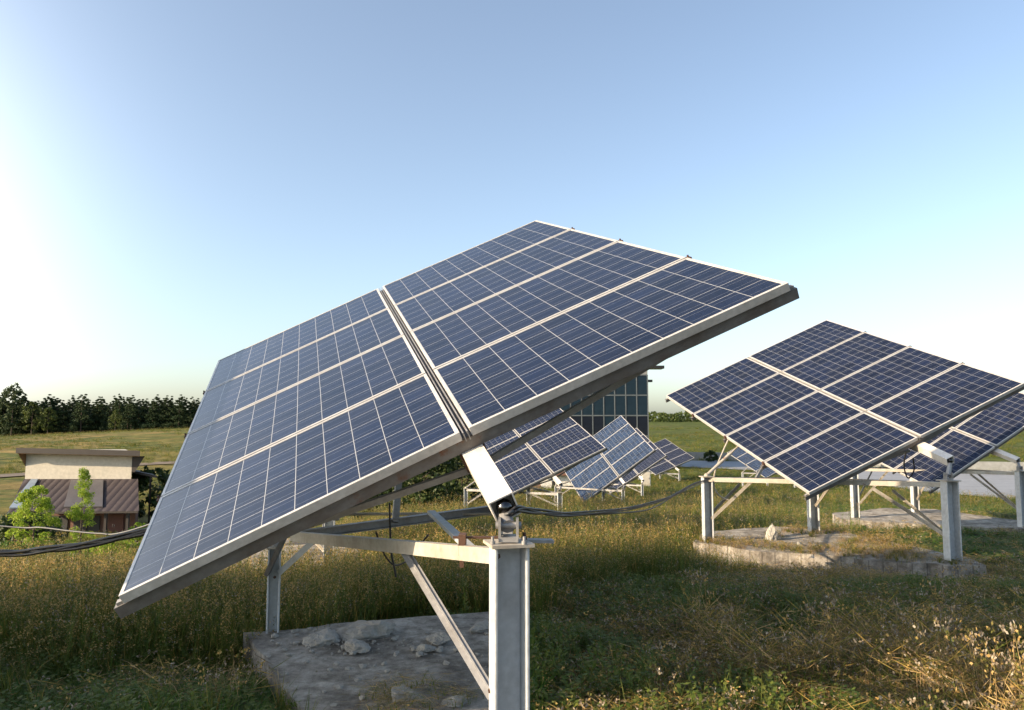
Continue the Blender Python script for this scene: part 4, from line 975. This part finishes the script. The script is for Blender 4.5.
# short green grass
ks = [template('short', 11), template('short', 12), template('lush', 13), template('lush', 14), template('broad', 15), template('broad', 16)]
A = put(26000, 2.6, 9, 1.4, lambda x, y: (tallness(x, y) < .6), lambda x, y: np.clip(.12 + .09 * vnoise(x, y, 1.6), .05, .32) * U(x, .5, 1.6), lambda x, y, h: .34 * U(x), 4)
B = put(20000, 9, 30, 1.3, lambda x, y: (tallness(x, y) < .75), lambda x, y: .11 * U(x, .4, 1.3), lambda x, y, h: .7 * U(x), 4)
W_ = put(1500, 2.8, 10, 1.2, lambda x, y: (vnoise(x, y, 2.9) > -.1) & (rng.uniform(0, 1, len(x)) < np.where(x > .1, .05, .9)), lambda x, y: .20 * U(x, .5, 1.5), lambda x, y, h: h * U(x, .9, 1.2), 2)
W_ = (W_[0], W_[1], W_[2] + 4)
pts, scl, idx = (np.concatenate(q) for q in zip(A, B, W_))
dry = (pts[:, 0] > .2) & (pts[:, 1] < 8) & (rng.uniform(0, 1, len(pts)) < .95); idx[dry & (idx > 1) & (idx < 4)] = 0
nb = (pts[:, 0] > 2.3) & (pts[:, 0] < 5.9) & (pts[:, 1] > 8.2 ) & (pts[:, 1] < 10.9); scl[nb, 2] *= .45
kp = ~((pts[:, 0] > .15) & (pts[:, 1] < 5.2) & (rng.uniform(0, 1, len(pts)) < .6)) & ~((pts[:, 0] > .15) & (idx >= 4) & (pts[:, 1] < 6)); pts, scl, idx = pts[kp], scl[kp], idx[kp]
cover('short_grass', 'short trampled green grass between the slabs', ks, pts, scl, idx, 'grass')
# cut hay and dried weeds in the right foreground
kh = [template('hay', 21), template('hay', 22), template('hay', 23), template('dry', 24), template('dry', 25)]
A = put(15000, 2.6, 9.5, 1.4, lambda x, y: (tallness(x, y) < .5) & (rng.uniform(0, 1, len(x)) < np.where(x > .1, .9, .22)), lambda x, y: np.clip(.13 + .10 * vnoise(x, y, 2.4) + .06 * vnoise(y, x, 6.), .03, .4) * U(x, .4, 1.5), lambda x, y, h: .2 + .10 * U(x, .2, 1.6), 5)
B = put(5000, 9.5, 22, 1.3, lambda x, y: (x > 2.2) & (rng.uniform(0, 1, len(x)) < .6), lambda x, y: .2 * U(x, .4, 1.3), lambda x, y, h: .4 * U(x), 5)
pts, scl, idx = (np.concatenate(q) for q in zip(A, B))
nc_ = 170; cx_, cyy = field(nc_, 3.4, 9.0, 1.2); k = (cx_ > .3) & (tallness(cx_, cyy) < .5); cx_, cyy = cx_[k], cyy[k]
m_ = 26; x = np.repeat(cx_, m_) + rng.normal(0, .17, len(cx_) * m_); y = np.repeat(cyy, m_) + rng.normal(0, .13, len(cx_) * m_)
k = np.ones(len(x), bool)
for q in POLYS: k &= ~inpoly(x, y, q)
x, y = x[k], y[k]; hh = (.20 * U(x, .5, 1.5)) * (1 + .7 * ((x > 1.4) & (y < 6.2)))
pts = np.concatenate([pts, np.stack([x, y, gz(x, y)], 1)]); scl = np.concatenate([scl, np.stack([.28 * U(x), .28 * U(x), hh], 1)]); idx = np.concatenate([idx, rng.choice([0, 3, 4, 3, 4], len(x))])
cover('cut_hay', 'dry cut hay, straw and dried flower heads strewn over the ground', kh, pts, scl, idx, 'hay')

def stones(seed):
    r = random.Random(seed); bm = bmesh.new(); bmesh.ops.create_icosphere(bm, subdivisions=1, radius=1)
    for v in bm.verts: v.co *= r.uniform(.6, 1.1); v.co.z *= .6
    me = bpy.data.meshes.new('stone'); bm.to_mesh(me); bm.free(); me.materials.append(M['rock']); return bpy.data.objects.new('stone_chip', me)
n_ = 900; a_, b_ = np.array(S1).min(0), np.array(S1).max(0); x = rng.uniform(a_[0], b_[0], n_); y = rng.uniform(a_[1], b_[1], n_)
x[:260] = rng.normal(-1.2, .16, 260); y[:260] = rng.normal(5.25, .16, 260); x[260:340] = rng.normal(-.5, .2, 80); y[260:340] = rng.normal(5.1, .2, 80)
k = inpoly(x, y, S1) & ((vnoise(x, y, 2.6) + rng.normal(0, .35, n_) > .05) | (np.arange(n_) < 340)); x, y = x[k], y[k]; h_ = .004 + .03 * rng.uniform(0, 1, len(x)) ** 3
cover('stone_chips', 'small chips of broken concrete littering the near slab', [stones(1), stones(2), stones(3)], np.stack([x, y, np.full(len(x), l1.z)], 1), np.stack([h_, h_, h_], 1), rng.integers(0, 3, len(x)), 'gravel')
n_ = 150; x = rng.uniform(-.75, .1, n_); y = rng.uniform(3.2, 4.6, n_); k = inpoly(x, y, S1) & (vnoise(x, y, 3.1) > .1); x, y = x[k], y[k]
cover('slab_litter', 'dry straw and stalks lying on the near slab beside the flat brace', [template('hay', 31), template('hay', 32)], np.stack([x, y, np.full(len(x), l1.z)], 1), np.stack([U(x) * .16, U(x) * .16, U(x) * .10], 1), rng.integers(0, 2, len(x)), 'straw')

n_ = 1500; x = rng.uniform(2.6, 5.8, n_); y = rng.uniform(8.8, 12, n_)
k = inpoly(x, y, S2) & ((y - (14.2 - x * 1.02) < .35 * vnoise(x, y, 2.2) - .25) | (vnoise(x, y, 3.3) > .62) | ((x > 4.4) & (vnoise(x, y, 2.7) > -.35))); x, y = x[k], y[k]
cover('slab_overgrowth', 'dry grass creeping over the front of the broad slab', [template('hay', 33), template('short', 34), template('dry', 35)], np.stack([x, y, np.full(len(x), L2.z)], 1), np.stack([U(x) * .2, U(x) * .2, U(x) * .09], 1), rng.choice([0, 0, 1, 2], len(x)), 'grass')

# dried thistles at the bottom edge, each a plant of its own
def thistle(px, py, Y, h, label, seed):
    p_ = at(px, py, Y); z = g(p_.x, p_.y); r = random.Random(seed); root = empty('dried_thistle', (p_.x, p_.y, z), label, 'plant', 'dried thistles at the bottom edge')
    st = MB(); hd = MB(); V, Fc, Mi = [], [], []
    for i in range(4):
        th = r.uniform(0, 7); d = r.uniform(.2, .5) * h; tip = (math.cos(th) * d, math.sin(th) * d, h * r.uniform(.7, 1.05)); st.tube([(0, 0, 0), (tip[0] * .3, tip[1] * .3, tip[2] * .55), tip], [.004, .003, .002], 5)
        hd.sphere(tip, (.012, .012, .010), 0, 8)
        for q in range(46):
            a_ = Vector((r.gauss(0, 1), r.gauss(0, 1), r.gauss(.5, .8))).normalized(); leafq(V, Fc, Mi, Vector(tip) + a_ * .008, a_, (r.random(), r.random(), r.random()), .02, .0022, 0)
    st.build('stem', M['straw'], root)
    hd.add(V, Fc, 0); hd.build('flower_head', M['puff'], root)
for px, py, Y, h, lab, s_ in ((618, 735, 3.55, .16, 'pale dried thistle leftmost at the bottom edge right of the near post', 1), (664, 735, 3.6, .19, 'taller dried thistle second from the left at the bottom edge', 2), (690, 740, 3.5, .13, 'short dried thistle between two taller ones at the bottom edge', 3), (742, 735, 3.6, .17, 'dried thistle at the bottom edge below the hay pile', 4), (838, 715, 3.8, .16, 'rightmost dried thistle at the bottom edge amid sunlit straw', 5)):
    thistle(px, py, Y, h, lab, s_)
